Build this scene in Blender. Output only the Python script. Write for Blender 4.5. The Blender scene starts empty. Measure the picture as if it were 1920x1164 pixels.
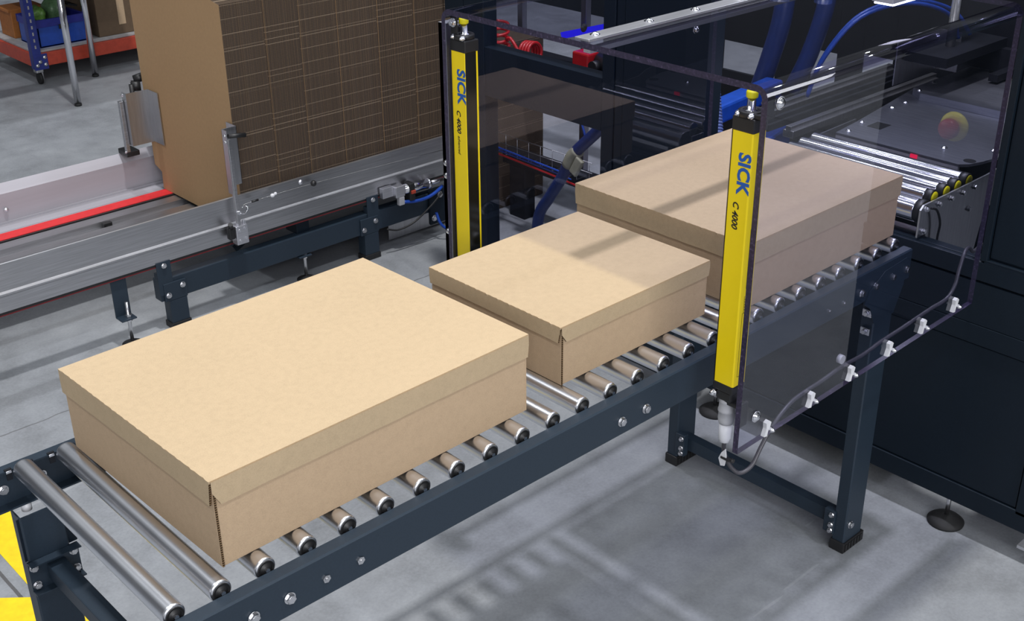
import bpy, bmesh, math, random
from mathutils import Vector, Matrix
random.seed(7)
sc = bpy.context.scene
COL = sc.collection
ZO = 1.08            # roller axis height above the floor; all lengths below are metres from that axis

# ------------------------------------------------------------------ materials
def new_mat(name):
    m = bpy.data.materials.new(name); m.use_nodes = True
    nt = m.node_tree; nt.nodes.clear()
    return m, nt, nt.nodes, nt.links
def N(nt, t, **kw):
    n = nt.nodes.new(t)
    for k, v in kw.items(): setattr(n, k, v)
    return n
def math_(nt, op, a, b=None, c=None):
    n = N(nt, 'ShaderNodeMath', operation=op)
    for i, v in enumerate((a, b, c)):
        if v is None: continue
        if isinstance(v, (int, float)): n.inputs[i].default_value = v
        else: nt.links.new(v, n.inputs[i])
    return n.outputs[0]
def mixc(nt, fac, a, b):
    n = N(nt, 'ShaderNodeMix', data_type='RGBA')
    for i, v in ((0, fac), (6, a), (7, b)):
        if isinstance(v, (int, float)): n.inputs[i].default_value = v
        elif isinstance(v, tuple): n.inputs[i].default_value = (*v, 1) if len(v) == 3 else v
        else: nt.links.new(v, n.inputs[i])
    return n.outputs[2]
def noise(nt, scale, detail=3, vec=None, rough=.55, stretch=None):
    tc = N(nt, 'ShaderNodeTexCoord')
    v = tc.outputs['Object'] if vec is None else vec
    if stretch:
        mp = N(nt, 'ShaderNodeMapping'); mp.inputs['Scale'].default_value = stretch
        nt.links.new(v, mp.inputs[0]); v = mp.outputs[0]
    n = N(nt, 'ShaderNodeTexNoise'); n.inputs['Scale'].default_value = scale
    n.inputs['Detail'].default_value = detail; n.inputs['Roughness'].default_value = rough
    nt.links.new(v, n.inputs['Vector'])
    return n.outputs['Fac']
def ramp(nt, fac, stops, interp='LINEAR'):
    r = N(nt, 'ShaderNodeValToRGB'); r.color_ramp.interpolation = interp
    e = r.color_ramp.elements
    while len(e) < len(stops): e.new(.5)
    for el, (p, c) in zip(e, stops):
        el.position = p; el.color = (*c, 1) if len(c) == 3 else c
    nt.links.new(fac, r.inputs[0]); return r.outputs[0]
def principled(nt, color, rough=.5, metal=0., spec=.5, bump=None, bstr=.1, bdist=.01, rough_sock=None, coat=0):
    p = N(nt, 'ShaderNodeBsdfPrincipled'); o = N(nt, 'ShaderNodeOutputMaterial')
    if isinstance(color, tuple): p.inputs['Base Color'].default_value = (*color, 1)
    else: nt.links.new(color, p.inputs['Base Color'])
    p.inputs['Roughness'].default_value = rough; p.inputs['Metallic'].default_value = metal
    p.inputs['Specular IOR Level'].default_value = spec; p.inputs['Coat Weight'].default_value = coat
    if rough_sock: nt.links.new(rough_sock, p.inputs['Roughness'])
    if bump is not None:
        b = N(nt, 'ShaderNodeBump'); b.inputs['Strength'].default_value = bstr; b.inputs['Distance'].default_value = bdist
        nt.links.new(bump, b.inputs['Height']); nt.links.new(b.outputs[0], p.inputs['Normal'])
    nt.links.new(p.outputs[0], o.inputs[0]); return p
def simple(name, c, rough=.5, metal=0., spec=.5, var=.12, scale=30, stretch=None, bump=0):
    m, nt, n, l = new_mat(name)
    f = noise(nt, scale, 3, stretch=stretch)
    a = tuple(max(0, x*(1-var)) for x in c); b = tuple(x*(1+var) for x in c)
    col = ramp(nt, f, [(.3, a), (.7, b)])
    principled(nt, col, rough, metal, spec, bump=f if bump else None, bstr=bump, bdist=.002)
    return m
M = {}
def cardboard(name, c, patch=.05):
    m, nt, n, l = new_mat(name)
    fine = noise(nt, 420, 2); mid = noise(nt, 60, 4); big = noise(nt, 2.2, 2)
    k = math_(nt, 'ADD', math_(nt, 'MULTIPLY', fine, .5), math_(nt, 'ADD', math_(nt, 'MULTIPLY', mid, .3), math_(nt, 'MULTIPLY', big, .2)))
    col = ramp(nt, k, [(.3, tuple(x*.86 for x in c)), (.5, c), (.7, tuple(min(1, x*1.1) for x in c))])
    principled(nt, col, .75, 0, .25, bump=mid, bstr=.08, bdist=.002)
    return m
M['card'] = cardboard('cardboard_kraft', (.50, .377, .238))
M['card_in'] = cardboard('cardboard_liner', (.51, .368, .238))
M['card_blank'] = cardboard('cardboard_blank_face', (.43, .275, .145))
m, nt, n, l = new_mat('cardboard_cut_edge'); M['flute'] = m
tc = N(nt, 'ShaderNodeTexCoord'); w = N(nt, 'ShaderNodeTexWave', wave_type='BANDS', bands_direction='Z')
w.inputs['Scale'].default_value = 60; w.inputs['Distortion'].default_value = 2; l.new(tc.outputs['Object'], w.inputs[0])
principled(nt, ramp(nt, w.outputs['Fac'], [(.35, (.03, .018, .01)), (.75, (.22, .14, .075))]), .9, 0, .1)

def blank_edge(name, period, lines, off):
    """cut edges of corrugated blanks: dark flutes with pale scored creases at set heights"""
    m, nt, n, l = new_mat(name)
    tc = N(nt, 'ShaderNodeTexCoord'); sp = N(nt, 'ShaderNodeSeparateXYZ'); l.new(tc.outputs['Object'], sp.inputs[0])
    z = sp.outputs['Z']; y = sp.outputs['Y']
    wob = noise(nt, 9, 2)
    zz = math_(nt, 'ADD', z, math_(nt, 'MULTIPLY', wob, .004))
    fr = math_(nt, 'FRACT', math_(nt, 'DIVIDE', math_(nt, 'ADD', zz, off+10), period))
    st = [(0, (0, 0, 0))]
    for a in lines:
        st += [(a, (1, 1, 1)), (a+.0028/period, (0, 0, 0))]
    line = ramp(nt, fr, st, 'CONSTANT')
    brk = math_(nt, 'GREATER_THAN', noise(nt, 160, 2), .42)
    line = math_(nt, 'MULTIPLY', line, brk)
    wv = N(nt, 'ShaderNodeTexWave', wave_type='BANDS', bands_direction='Z'); wv.inputs['Scale'].default_value = 42
    wv.inputs['Distortion'].default_value = 1.2; l.new(tc.outputs['Object'], wv.inputs[0])
    oi = N(nt, 'ShaderNodeObjectInfo')
    base = mixc(nt, wv.outputs['Fac'], (.050, .036, .027), (.086, .064, .048))
    base = mixc(nt, math_(nt, 'MULTIPLY', oi.outputs['Random'], .3), base, (.036, .024, .017))
    col = mixc(nt, math_(nt, 'MULTIPLY', line, .75), base, (.26, .20, .145))
    principled(nt, col, .85, 0, .15)
    return m
M['edgeA'] = blank_edge('blank_edges_single_creases', .203, [.03, .36, .66, .72], .03)
M['edgeB'] = blank_edge('blank_edges_grouped_creases', .205, [.05, .17, .33, .45], .02)

def metal(name, c, rough, brushed=None, var=.15):
    m, nt, n, l = new_mat(name)
    f = noise(nt, 12, 4, stretch=brushed or (1, 1, 1)); g = noise(nt, 3, 3)
    col = ramp(nt, f, [(.25, tuple(x*(1-var) for x in c)), (.75, tuple(min(1, x*(1+var)) for x in c))])
    r = math_(nt, 'ADD', rough-.06, math_(nt, 'MULTIPLY', g, .12))
    principled(nt, col, rough, 1, .5, rough_sock=r)
    return m
M['roller'] = metal('galvanised_roller_steel', (.74, .75, .79), .30, (1, 1, 1), .04)
M['chrome'] = metal('polished_steel', (.74, .74, .78), .14, (1, 1, 1), .04)
M['bolt'] = metal('zinc_plated_steel', (.66, .66, .68), .25)
M['alu'] = metal('milled_aluminium', (.50, .50, .52), .38, (.4, 14, 14), .18)
M['alu_light'] = metal('bright_aluminium', (.66, .66, .70), .42, (.5, 10, 10), .1)
M['stainless'] = metal('stainless_sheet', (.52, .52, .54), .36, (12, 12, .6), .12)
M['bed'] = metal('stainless_bed_plate', (.42, .43, .48), .40, (12, .8, 8), .16)
M['navy'] = simple('dark_blue_powder_coat', (.019, .031, .047), .42, 0, .35, .08, 250)
M['navy_deep'] = simple('deep_navy_powder_coat', (.0065, .012, .020), .45, 0, .22, .08, 120)
M['black'] = simple('black_plastic', (.012, .012, .013), .45)
M['dark'] = simple('blackened_steel', (.010, .011, .015), .5, spec=.25)
M['yellow'] = simple('signal_yellow_lacquer', (.92, .69, .002), .42, 0, .5, .015, 20)
M['yellow_cap'] = simple('yellow_plastic', (.80, .72, .01), .4, var=.04)
M['window_black'] = simple('sensor_window_black', (.010, .009, .006), .12, 0, .6)
M['blue_text'] = simple('blue_print', (.012, .10, .42), .5, var=.02)
M['black_text'] = simple('black_print', (.012, .012, .012), .5)
M['white'] = simple('white_plastic', (.72, .72, .75), .4, var=.04)
M['greyplug'] = simple('grey_plastic', (.42, .42, .44), .35, var=.06)
M['cable'] = simple('grey_cable_sheath', (.05, .048, .058), .38)
M['alu_matte'] = simple('matt_anodised_sheet', (.40, .39, .43), .6, .3, .5, .06, 3, (.3, 8, 8))
M['red_dark'] = simple('dark_red_belt_edge', (.13, .006, .010), .6)
M['red_belt'] = simple('red_belt', (.62, .022, .026), .55, var=.08)
M['red'] = simple('red_plastic', (.42, .012, .016), .3)
M['blue'] = simple('blue_plastic', (.012, .06, .36), .32)
M['blue_dark'] = simple('dark_blue_hose', (.012, .030, .14), .35)
M['hose_clear'] = simple('ribbed_clear_hose', (.10, .14, .34), .25)
M['tape'] = simple('cream_tape', (.34, .33, .24), .6)
M['orange'] = simple('orange_red_steel', (.44, .055, .028), .45)
M['rack_blue'] = simple('blue_rack_paint', (.018, .030, .20), .4)
M['shelf_grey'] = simple('grey_shelf_board', (.34, .33, .33), .6)
M['crate_dark'] = simple('crate_rim_blue', (.018, .024, .25), .4)
M['green'] = simple('green_film', (.10, .22, .04), .45, var=.5, scale=45)
M['orange_card'] = simple('orange_carton', (.36, .13, .03), .6)
M['wall'] = simple('painted_wall', (.42, .42, .43), .8, var=.04, scale=1)
M['carton_shaded'] = simple('shaded_brown_carton', (.13, .085, .05), .75, var=.08)  # brown darkened, the shade on the trolley is put into the colour
M['wall_dark'] = simple('darkened_wall', (.07, .075, .085), .8, var=.06, scale=1)  # far walls darkened to cut the haze reflected in the tunnel roof
M['ceil'] = simple('ceiling_deck', (.36, .37, .39), .8, var=.1, scale=.7)
M['rubber'] = simple('black_rubber', (.010, .010, .011), .7)
M['wire'] = metal('steel_wire', (.6, .6, .6), .3)
M['lavender'] = metal('anodised_profile', (.42, .41, .47), .4, (10, 10, .5))
M['mark'] = simple('yellow_floor_paint', (.80, .58, .006), .5, var=.10, scale=25)
M['dots'] = simple('green_dotted_film', (.10, .19, .09), .4, var=.3, scale=60)

def emit(name, c, s):
    m, nt, n, l = new_mat(name); e = N(nt, 'ShaderNodeEmission'); o = N(nt, 'ShaderNodeOutputMaterial')
    e.inputs[0].default_value = (*c, 1); e.inputs[1].default_value = s; l.new(e.outputs[0], o.inputs[0]); return m
M['led_blue'] = emit('blue_led', (.03, .02, 1.), 2.2)
M['led_white'] = emit('white_led', (.92, .93, 1.), 14)
M['led_panel'] = emit("white_led_panel", (.80, .80, 1.), 7)
M['lamp'] = emit('high_bay_diffuser', (.95, .97, 1.), 10)
M['laser'] = emit('red_indicator', (1, .03, .10), 1.6)

# clear polycarbonate sheet: see-through with Fresnel reflection at both faces
m, nt, n, l = new_mat('clear_polycarbonate'); M['plexi'] = m
lw = N(nt, 'ShaderNodeLayerWeight'); lw.inputs['Blend'].default_value = .5
f = math_(nt, 'ADD', .085, math_(nt, 'MULTIPLY', .915, math_(nt, 'POWER', lw.outputs['Facing'], 5)))
t = N(nt, 'ShaderNodeBsdfTransparent'); t.inputs[0].default_value = (.86, .865, .93, 1)
g = N(nt, 'ShaderNodeBsdfGlossy'); g.inputs['Roughness'].default_value = .012; g.inputs[0].default_value = (.95, .95, 1, 1)
mx = N(nt, 'ShaderNodeMixShader'); o = N(nt, 'ShaderNodeOutputMaterial')
l.new(f, mx.inputs[0]); l.new(t.outputs[0], mx.inputs[1]); l.new(g.outputs[0], mx.inputs[2]); l.new(mx.outputs[0], o.inputs[0])
m3, nt3, n3, l3 = new_mat('polycarbonate_inner_face'); M['plexi_in'] = m3
t3 = N(nt3, 'ShaderNodeBsdfTransparent'); t3.inputs[0].default_value = (.86, .865, .93, 1); o3 = N(nt3, 'ShaderNodeOutputMaterial'); l3.new(t3.outputs[0], o3.inputs[0])
# the two bends: light crosses more plastic there
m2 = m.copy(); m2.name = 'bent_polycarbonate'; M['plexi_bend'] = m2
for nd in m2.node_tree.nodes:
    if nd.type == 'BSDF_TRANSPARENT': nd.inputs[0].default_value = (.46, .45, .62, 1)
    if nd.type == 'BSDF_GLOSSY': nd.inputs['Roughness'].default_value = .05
# sawn edge of the sheet
m, nt, n, l = new_mat('sawn_polycarbonate_edge'); M['plexi_edge'] = m
w = noise(nt, 130, 3, stretch=(.3, 1, 1))
principled(nt, ramp(nt, w, [(.35, (.016, .012, .034)), (.6, (.035, .026, .062)), (.75, (.12, .09, .17))]), .3, 0, .6)

# concrete floor
m, nt, n, l = new_mat('power_floated_concrete'); M['floor'] = m
tc = N(nt, 'ShaderNodeTexCoord'); sp = N(nt, 'ShaderNodeSeparateXYZ'); l.new(tc.outputs['Object'], sp.inputs[0])
a = noise(nt, .9, 5, rough=.6); b = noise(nt, 7, 6, rough=.65); c = noise(nt, 90, 3)
k = math_(nt, 'ADD', math_(nt, 'MULTIPLY', a, .45), math_(nt, 'ADD', math_(nt, 'MULTIPLY', b, .35), math_(nt, 'MULTIPLY', c, .2)))
col = ramp(nt, k, [(.34, (.170, .178, .190)), (.5, (.255, .268, .288)), (.66, (.325, .340, .362))])
def joint(sock, at, wd, wob=.01):
    d = math_(nt, 'ABSOLUTE', math_(nt, 'SUBTRACT', math_(nt, 'ADD', sock, math_(nt, 'MULTIPLY', noise(nt, 6, 3), wob)), at+wob*.5))
    return math_(nt, 'LESS_THAN', d, wd)
j = math_(nt, 'MAXIMUM', joint(sp.outputs['X'], .308, .006, .006), math_(nt, 'MULTIPLY', joint(sp.outputs['Y'], 2.70, .004, .03), .7))
j = math_(nt, 'MAXIMUM', j, math_(nt, 'MULTIPLY', joint(sp.outputs['X'], 6.3, .006, .006), .8))
sp_n = math_(nt, 'GREATER_THAN', noise(nt, 150, 2), .66)
col = mixc(nt, math_(nt, 'MULTIPLY', sp_n, .25), col, (.16, .16, .16))
scr = math_(nt, 'GREATER_THAN', noise(nt, 22, 2, stretch=(.08, 1, 1)), .735)
col = mixc(nt, math_(nt, 'MULTIPLY', scr, .22), col, (.45, .46, .48))
col = mixc(nt, math_(nt, 'MULTIPLY', j, .8), col, (.055, .05, .05))
rs = math_(nt, 'ADD', .34, math_(nt, 'MULTIPLY', b, .30))
principled(nt, col, .5, 0, .45, bump=b, bstr=.04, bdist=.01, rough_sock=rs)

# ------------------------------------------------------------------ mesh building
class MB:
    def __init__(s): s.bm = bmesh.new()
    def _f(s, vs, mi=0, sm=False):
        try: f = s.bm.faces.new(vs)
        except ValueError: return None
        f.material_index = mi; f.smooth = sm; return f
    def box(s, x0, x1, y0, y1, z0, z1, bev=0, mi=0, rot=None):
        r = bmesh.ops.create_cube(s.bm, size=1)
        vs = r['verts']
        for v in vs:
            v.co = Vector(((x0+x1)/2+v.co.x*(x1-x0), (y0+y1)/2+v.co.y*(y1-y0), (z0+z1)/2+v.co.z*(z1-z0)))
        fs = {f for v in vs for f in v.link_faces}
        for f in fs: f.material_index = mi
        if bev:
            es = list({e for v in vs for e in v.link_edges})
            r2 = bmesh.ops.bevel(s.bm, geom=es, offset=bev, segments=2, affect='EDGES', profile=.5)
            vs = list({v for f in r2['faces'] for v in f.verts} | {v for v in vs if v.is_valid})
            for f in {f for v in vs for f in v.link_faces}: f.material_index = mi
        if rot: bmesh.ops.transform(s.bm, matrix=rot, verts=[v for v in vs if v.is_valid])
        return s
    def obox(s, c, half, R, bev=0, mi=0):
        """box with centre c, half sizes, rotation matrix R (3x3)"""
        M4 = Matrix.Translation(Vector(c)) @ R.to_4x4()
        return s.box(-half[0], half[0], -half[1], half[1], -half[2], half[2], bev, mi, M4)
    def cyl(s, p0, p1, r, seg=20, r2=None, mi=0, cap=True, sm=True):
        p0, p1 = Vector(p0), Vector(p1); d = (p1-p0).normalized()
        u = d.orthogonal().normalized(); v = d.cross(u); r2 = r if r2 is None else r2
        A = [s.bm.verts.new(p0+(u*math.cos(2*math.pi*i/seg)+v*math.sin(2*math.pi*i/seg))*r) for i in range(seg)]
        B = [s.bm.verts.new(p1+(u*math.cos(2*math.pi*i/seg)+v*math.sin(2*math.pi*i/seg))*r2) for i in range(seg)]
        for i in range(seg): s._f((A[i], A[(i+1) % seg], B[(i+1) % seg], B[i]), mi, sm)
        if cap: s._f(A[::-1], mi); s._f(B, mi)
        return s
    def lathe(s, p0, axis, prof, seg=24, mi=0):
        """prof: (distance along axis, radius)"""
        p0, d = Vector(p0), Vector(axis).normalized(); u = d.orthogonal().normalized(); v = d.cross(u)
        P2 = [prof[0]]
        for (a, r), (b_, r_) in zip(prof, prof[1:]):           # support rings keep long straight walls evenly shaded
            if abs(b_-a) > .05: P2 += [(a+.002*(1 if b_ > a else -1), r), (b_-.002*(1 if b_ > a else -1), r_)]
            P2.append((b_, r_))
        rings = []
        for a, r in P2:
            rings.append([s.bm.verts.new(p0+d*a+(u*math.cos(2*math.pi*i/seg)+v*math.sin(2*math.pi*i/seg))*max(r, 1e-5)) for i in range(seg)])
        for A, B in zip(rings, rings[1:]):
            for i in range(seg): s._f((A[i], A[(i+1) % seg], B[(i+1) % seg], B[i]), mi, True)
        s._f(rings[0][::-1], mi); s._f(rings[-1], mi)
        return s
    def tube(s, pts, r, seg=10, mi=0, smooth=6, closed=False):
        P = [Vector(p) for p in pts]
        if smooth and len(P) > 2:
            Q = []
            for i in range(len(P)-1):
                a, b, c_, d = P[max(i-1, 0)], P[i], P[i+1], P[min(i+2, len(P)-1)]
                for k in range(smooth):
                    t = k/smooth
                    Q.append(.5*((2*b)+(c_-a)*t+(2*a-5*b+4*c_-d)*t*t+(3*b-a-3*c_+d)*t**3))
            Q.append(P[-1]); P = Q
        rings = []; up = None
        for i, p in enumerate(P):
            d = (P[min(i+1, len(P)-1)]-P[max(i-1, 0)]).normalized()
            if up is None: up = d.orthogonal().normalized()
            up = (up-d*up.dot(d)).normalized(); v = d.cross(up)
            rr = r[min(i, len(r)-1)] if isinstance(r, list) else r
            rings.append([s.bm.verts.new(p+(up*math.cos(2*math.pi*k/seg)+v*math.sin(2*math.pi*k/seg))*rr) for k in range(seg)])
        for A, B in zip(rings, rings[1:]):
            for i in range(seg): s._f((A[i], A[(i+1) % seg], B[(i+1) % seg], B[i]), mi, True)
        s._f(rings[0][::-1], mi); s._f(rings[-1], mi)
        return s
    def prism(s, poly, ax, a, b, mi=0, cap_mi=None):
        """poly in the plane normal to axis ax ('x': (y,z); 'y': (x,z); 'z': (x,y)), extruded a..b"""
        def P(q, t):
            return {'x': (t, q[0], q[1]), 'y': (q[0], t, q[1]), 'z': (q[0], q[1], t)}[ax]
        A = [s.bm.verts.new(P(q, a)) for q in poly]; B = [s.bm.verts.new(P(q, b)) for q in poly]
        n = len(poly)
        for i in range(n): s._f((A[i], A[(i+1) % n], B[(i+1) % n], B[i]), mi)
        cm = mi if cap_mi is None else cap_mi
        s._f(A[::-1], cm); s._f(B, cm)
        return s
    def quad(s, *p, mi=0): s._f([s.bm.verts.new(q) for q in p], mi); return s
    def hexbolt(s, p, axis, r=.010, h=.007, mi=0):
        p, d = Vector(p), Vector(axis).normalized()
        s.cyl(p, p+d*.0022, r*1.25, 18, mi=mi)
        s.cyl(p+d*.0022, p+d*(.0022+h), r, 6, mi=mi, sm=False)
        s.cyl(p+d*(.0022+h), p+d*(.0028+h), r*.8, 12, r2=r*.72, mi=mi)
        return s
    def hexnut(s, p, axis, r=.010, h=.004, mi=0):
        p, d = Vector(p), Vector(axis).normalized()
        s.cyl(p, p+d*h, r, 6, mi=mi, sm=False); s.cyl(p+d*h, p+d*(h+.002), r*.45, 12, mi=mi)
        return s
    def dome(s, p, axis, r=.009, mi=0):
        s.lathe(p, axis, [(0, r*1.15), (.0015, r*1.15), (.002, r), (.005, r*.85), (.0075, r*.5), (.0082, .0001)], 16, mi); return s
    def sphere(s, p, r, mi=0, sc_=(1, 1, 1)):
        R = bmesh.ops.create_uvsphere(s.bm, u_segments=18, v_segments=12, radius=r)
        for v in R['verts']: v.co = Vector((v.co.x*sc_[0], v.co.y*sc_[1], v.co.z*sc_[2]))+Vector(p)
        for f in {f for v in R['verts'] for f in v.link_faces}: f.smooth = True; f.material_index = mi
        return s

def root_of(o):
    while o.parent: o = o.parent
    return o
def tag(o, label, cat, group=None, kind=None):
    o['label'] = label; o['category'] = cat
    if group: o['group'] = group
    if kind: o['kind'] = kind
    return o
def thing(name, label, cat, loc, group=None):
    o = bpy.data.objects.new(name, None); COL.objects.link(o)
    o.location = (loc[0], loc[1], loc[2]+ZO); o.empty_display_size = .05
    return tag(o, label, cat, group)
def obj(name, mb, mats, parent=None, base=None, label=None):
    """one mesh object; mb is in conveyor coordinates. A part is placed relative to its thing, a single-mesh thing gets its origin at base."""
    bm = mb.bm
    bmesh.ops.recalc_face_normals(bm, faces=bm.faces[:])
    if parent is not None:
        r = root_of(parent); off = Vector(r.location)-Vector((0, 0, ZO))
    else: off = Vector(base or (0, 0, 0))
    R = parent is not None and root_of(parent).rotation_euler.z
    bmesh.ops.translate(bm, verts=bm.verts[:], vec=-off)
    me = bpy.data.meshes.new(name); bm.to_mesh(me); bm.free()
    for k in (mats if isinstance(mats, (list, tuple)) else [mats]): me.materials.append(M[k])
    o = bpy.data.objects.new(name, me); COL.objects.link(o)
    if parent is not None: o.parent = parent
    else: o.location = off+Vector((0, 0, ZO))
    if label: o['label'] = label
    return o
def struct(name, mb, mat):
    o = obj(name, mb, mat); o['kind'] = 'structure'; return o
def kids(o): return [c for c in bpy.data.objects if c.parent == o]
def copy_tree(o, parent, delta):
    c = o.copy(); COL.objects.link(c); c.parent = parent
    c.location = Vector(o.location)+Vector(delta)
    for ch in kids(o):
        d = ch.copy(); COL.objects.link(d); d.parent = c
        for g_ in kids(ch):
            e = g_.copy(); COL.objects.link(e); e.parent = d
    return c
def text_part(name, txt, mat, parent, size, origin, xdir, ydir, bold=0., shear=0., stretch=1., spacing=1.):
    cu = bpy.data.curves.new(name, 'FONT'); cu.body = txt; cu.size = size; cu.offset = bold; cu.shear = shear
    cu.extrude = .0003; cu.space_character = spacing; cu.resolution_u = 3
    t = bpy.data.objects.new(name+'_source', cu); COL.objects.link(t)
    dg = bpy.context.evaluated_depsgraph_get()
    me = bpy.data.meshes.new_from_object(t.evaluated_get(dg)); bpy.data.objects.remove(t)
    bpy.data.curves.remove(cu)
    X, Y = Vector(xdir), Vector(ydir); Zv = X.cross(Y)
    r = root_of(parent); off = Vector(r.location)-Vector((0, 0, ZO))
    for v in me.vertices:
        p = Vector(origin)+X*v.co.x*stretch+Y*v.co.y+Zv*v.co.z
        v.co = p-off
    me.materials.clear(); me.materials.append(M[mat])
    o = bpy.data.objects.new(name, me); COL.objects.link(o); o.parent = parent
    return o

# ------------------------------------------------------------------ hall
mb = MB(); mb.box(-14, 22, -16, 20, -1.28, -1.08); struct('floor', mb, 'floor')
mb = MB(); mb.box(-14.2, -14, -16, 20, -1.08, 10.9); struct('wall_left', mb, 'wall')
mb = MB(); mb.box(22, 22.2, -16, 20, -1.08, 10.9); struct('wall_right', mb, 'wall_dark')
mb = MB(); mb.box(-14, 22, 20, 20.2, -1.08, 10.9); struct('wall_back', mb, 'wall_dark')
mb = MB(); mb.box(-14, 22, -16.2, -16, -1.08, 10.9); struct('wall_front', mb, 'wall')
for k in range(7):                                                            # roof trusses; roof left off so the world light fills the hall
    mb = MB(); mb.box(-14, 22, -15.2+5.5*k, -14.9+5.5*k, 10.5, 10.9); struct('trim_%d' % (k+1), mb, 'ceil')

# painted floor lines at the left
mb = MB(); mb.prism([(.35, 1.60), (.485, 1.60), (.485, 2.6), (.35, 2.6)], 'z', -1.0799, -1.0785)
tag(obj('floor_marking', mb, 'mark', base=(.4, 2, -1.0799)), 'yellow painted floor stripe behind the left conveyor leg', 'floor marking')
mb = MB(); mb.prism([(.05, 1.90), (.05, 1.2), (.475, 1.2), (.475, 1.595), (.392, 1.595), (.335, 1.648)], 'z', -1.0799, -1.0785)
tag(obj('floor_marking', mb, 'mark', base=(.3, 1.4, -1.0799)), 'yellow painted floor patch at the foot of the left conveyor leg', 'floor marking')

# ------------------------------------------------------------------ roller conveyor
RX0, RX1 = -.42, 2.632
cv = thing('roller_conveyor', 'gravity roller conveyor with dark blue side rails carrying three cardboard boxes', 'conveyor', (1.2, .35, -1.08))
def rail(y_web, s):
    """C channel; s=+1 opens toward +y"""
    w, t, zt, zb = .032, .0035, -.003, -.106
    poly = [(y_web, zt-.004), (y_web+s*.004, zt), (y_web+s*w, zt), (y_web+s*w, zt-t), (y_web+s*t, zt-t), (y_web+s*t, zb+t), (y_web+s*w, zb+t), (y_web+s*w, zb), (y_web+s*.004, zb), (y_web, zb+.004)]
    m_ = MB(); m_.prism(poly, 'x', RX0, RX1); return m_
near = obj('side_rail', rail(-.037, 1), 'navy', cv)
far = obj('side_rail', rail(.737, -1), 'navy', cv)
def bolt(p, ax, parent, r=.0105, nut=False):
    b_ = MB(); (b_.hexnut if nut else b_.hexbolt)(p, ax, r); return obj('bolt', b_, 'bolt', parent)
for x in (.239, .322): bolt((x, -.037, -.06), (0, -1, 0), cv)
for x in (.41, .496): bolt((x, -.037, -.06), (0, -1, 0), cv, .0095, True)
for x in (1.295, 1.385): bolt((x, -.037, -.064), (0, -1, 0), cv)
for x in (2.19, 2.266): bolt((x, -.037, -.067), (0, -1, 0), cv, .007, True)
for x in (2.36, 2.435, 2.531, 2.61): bolt((x, -.037, -.067), (0, -1, 0), cv)
for x in (.061, .151): bolt((x, .7335, -.064), (0, -1, 0), cv, .0095)
# spring clips along the inner edge of the far rail
for i in range(-2, 10):
    x = .022+.05*i
    c_ = MB(); c_.box(x-.0065, x+.0065, .701, .7045, -.026, -.009, .0005, mi=1); c_.box(x-.0065, x+.0065, .7005, .7045, -.009, -.002, .001); c_.box(x-.008, x+.008, .7045, .710, -.003, .0004, .0002, mi=1)
    obj('spring_clip', c_, ['chrome', 'dark'], cv)
# rollers (tube > two end caps, axle)
r0 = obj('roller', MB().lathe((.1, .004, 0), (0, 1, 0), [(0, .0195), (.0015, .0225), (.005, .0240), (.679, .0240), (.6825, .0225), (.684, .0195)], 28), 'roller', cv)
def endcap(y, s):
    m_ = MB(); m_.lathe((.1, y, 0), (0, s, 0), [(-.003, .0190), (.0015, .0188), (.002, .0165), (.0005, .0160), (.0005, .0125), (.0028, .0118), (.0028, .009), (.0045, .0085), (.0045, .004)], 22)
    return m_
obj('end_cap', endcap(.004, -1), 'black', r0); obj('end_cap', endcap(.688, 1), 'black', r0)
obj('axle', MB().cyl((.1, -.0045, 0), (.1, .699, 0), .0052, 6, sm=False), 'chrome', r0)
for k in range(2, 27): copy_tree(r0, cv, ((k-1)*.1, 0, 0))
# legs
def leg(x0, x1, y0, y1, zt, zb, name='leg'):
    m_ = MB(); t = .004
    # C section, open toward the middle of the conveyor
    s = 1
    ya, yb = (y0, y1) if s > 0 else (y1, y0)
    poly = [(x0, ya+s*.004), (x0+.004, ya), (x1-.004, ya), (x1, ya+s*.004), (x1, yb), (x1-t, yb), (x1-t, ya+s*t), (x0+t, ya+s*t), (x0+t, yb), (x0, yb)]
    m_.prism(poly, 'z', zb, zt)
    if zb < -1: pass
    return obj(name, m_, 'navy', cv)
for (xa, xb) in ((.068, .168), (2.45, 2.556)):
    for near_side in (True, False):
        y0, y1 = (-.040, .004) if near_side else (.698, .742)
        if xa > 1:
            lg = leg(xa, xb, y0, y1, -.112, -1.045)
        else:
            lg = leg(xa, xb, y0+(.0 if near_side else -.006), y1, -.128, -1.045)
        f_ = MB(); f_.box(xa-.006, xb+.012, y0-.006, y1+.006, -1.08, -1.040, .003)
        for q in range(6): f_.box(xa+.004+q*.018, xa+.014+q*.018, y0-.0085, y0-.0055, -1.074, -1.046)
        obj('foot', f_, 'black', lg)
# plates joining legs and rails
mp = MB(); mp.prism([(2.38, -.112), (2.40, -.075), (2.48, -.030), (2.60, -.022), (2.60, -.112), (2.56, -.20), (2.45, -.20), (2.42, -.14)], 'y', -.0405, -.0375); obj('joint_plate', mp, 'navy', cv)
for x, z in ((2.434, -.167), (2.462, -.229)):
    b_ = MB(); b_.box(2.436, 2.449, -.036, -.004, z-.012, z+.012, .002); b_.hexbolt((2.436, -.02, z), (-1, 0, 0), .008); obj('bolt', b_, 'bolt', cv)
lp = MB(); lp.box(.062, .19, .698, .7, -.25, -.131, .001); lp.cyl((.118, .699, -.178), (.118, .6972, -.178), .011, 18, mi=1); obj('leg_plate', lp, ['navy_deep', 'rubber'], cv)
hp = MB(); hp.cyl((.098, .719, -.128), (.098, .719, -.106), .012, 16); obj('spacer', hp, 'white', cv)
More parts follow.
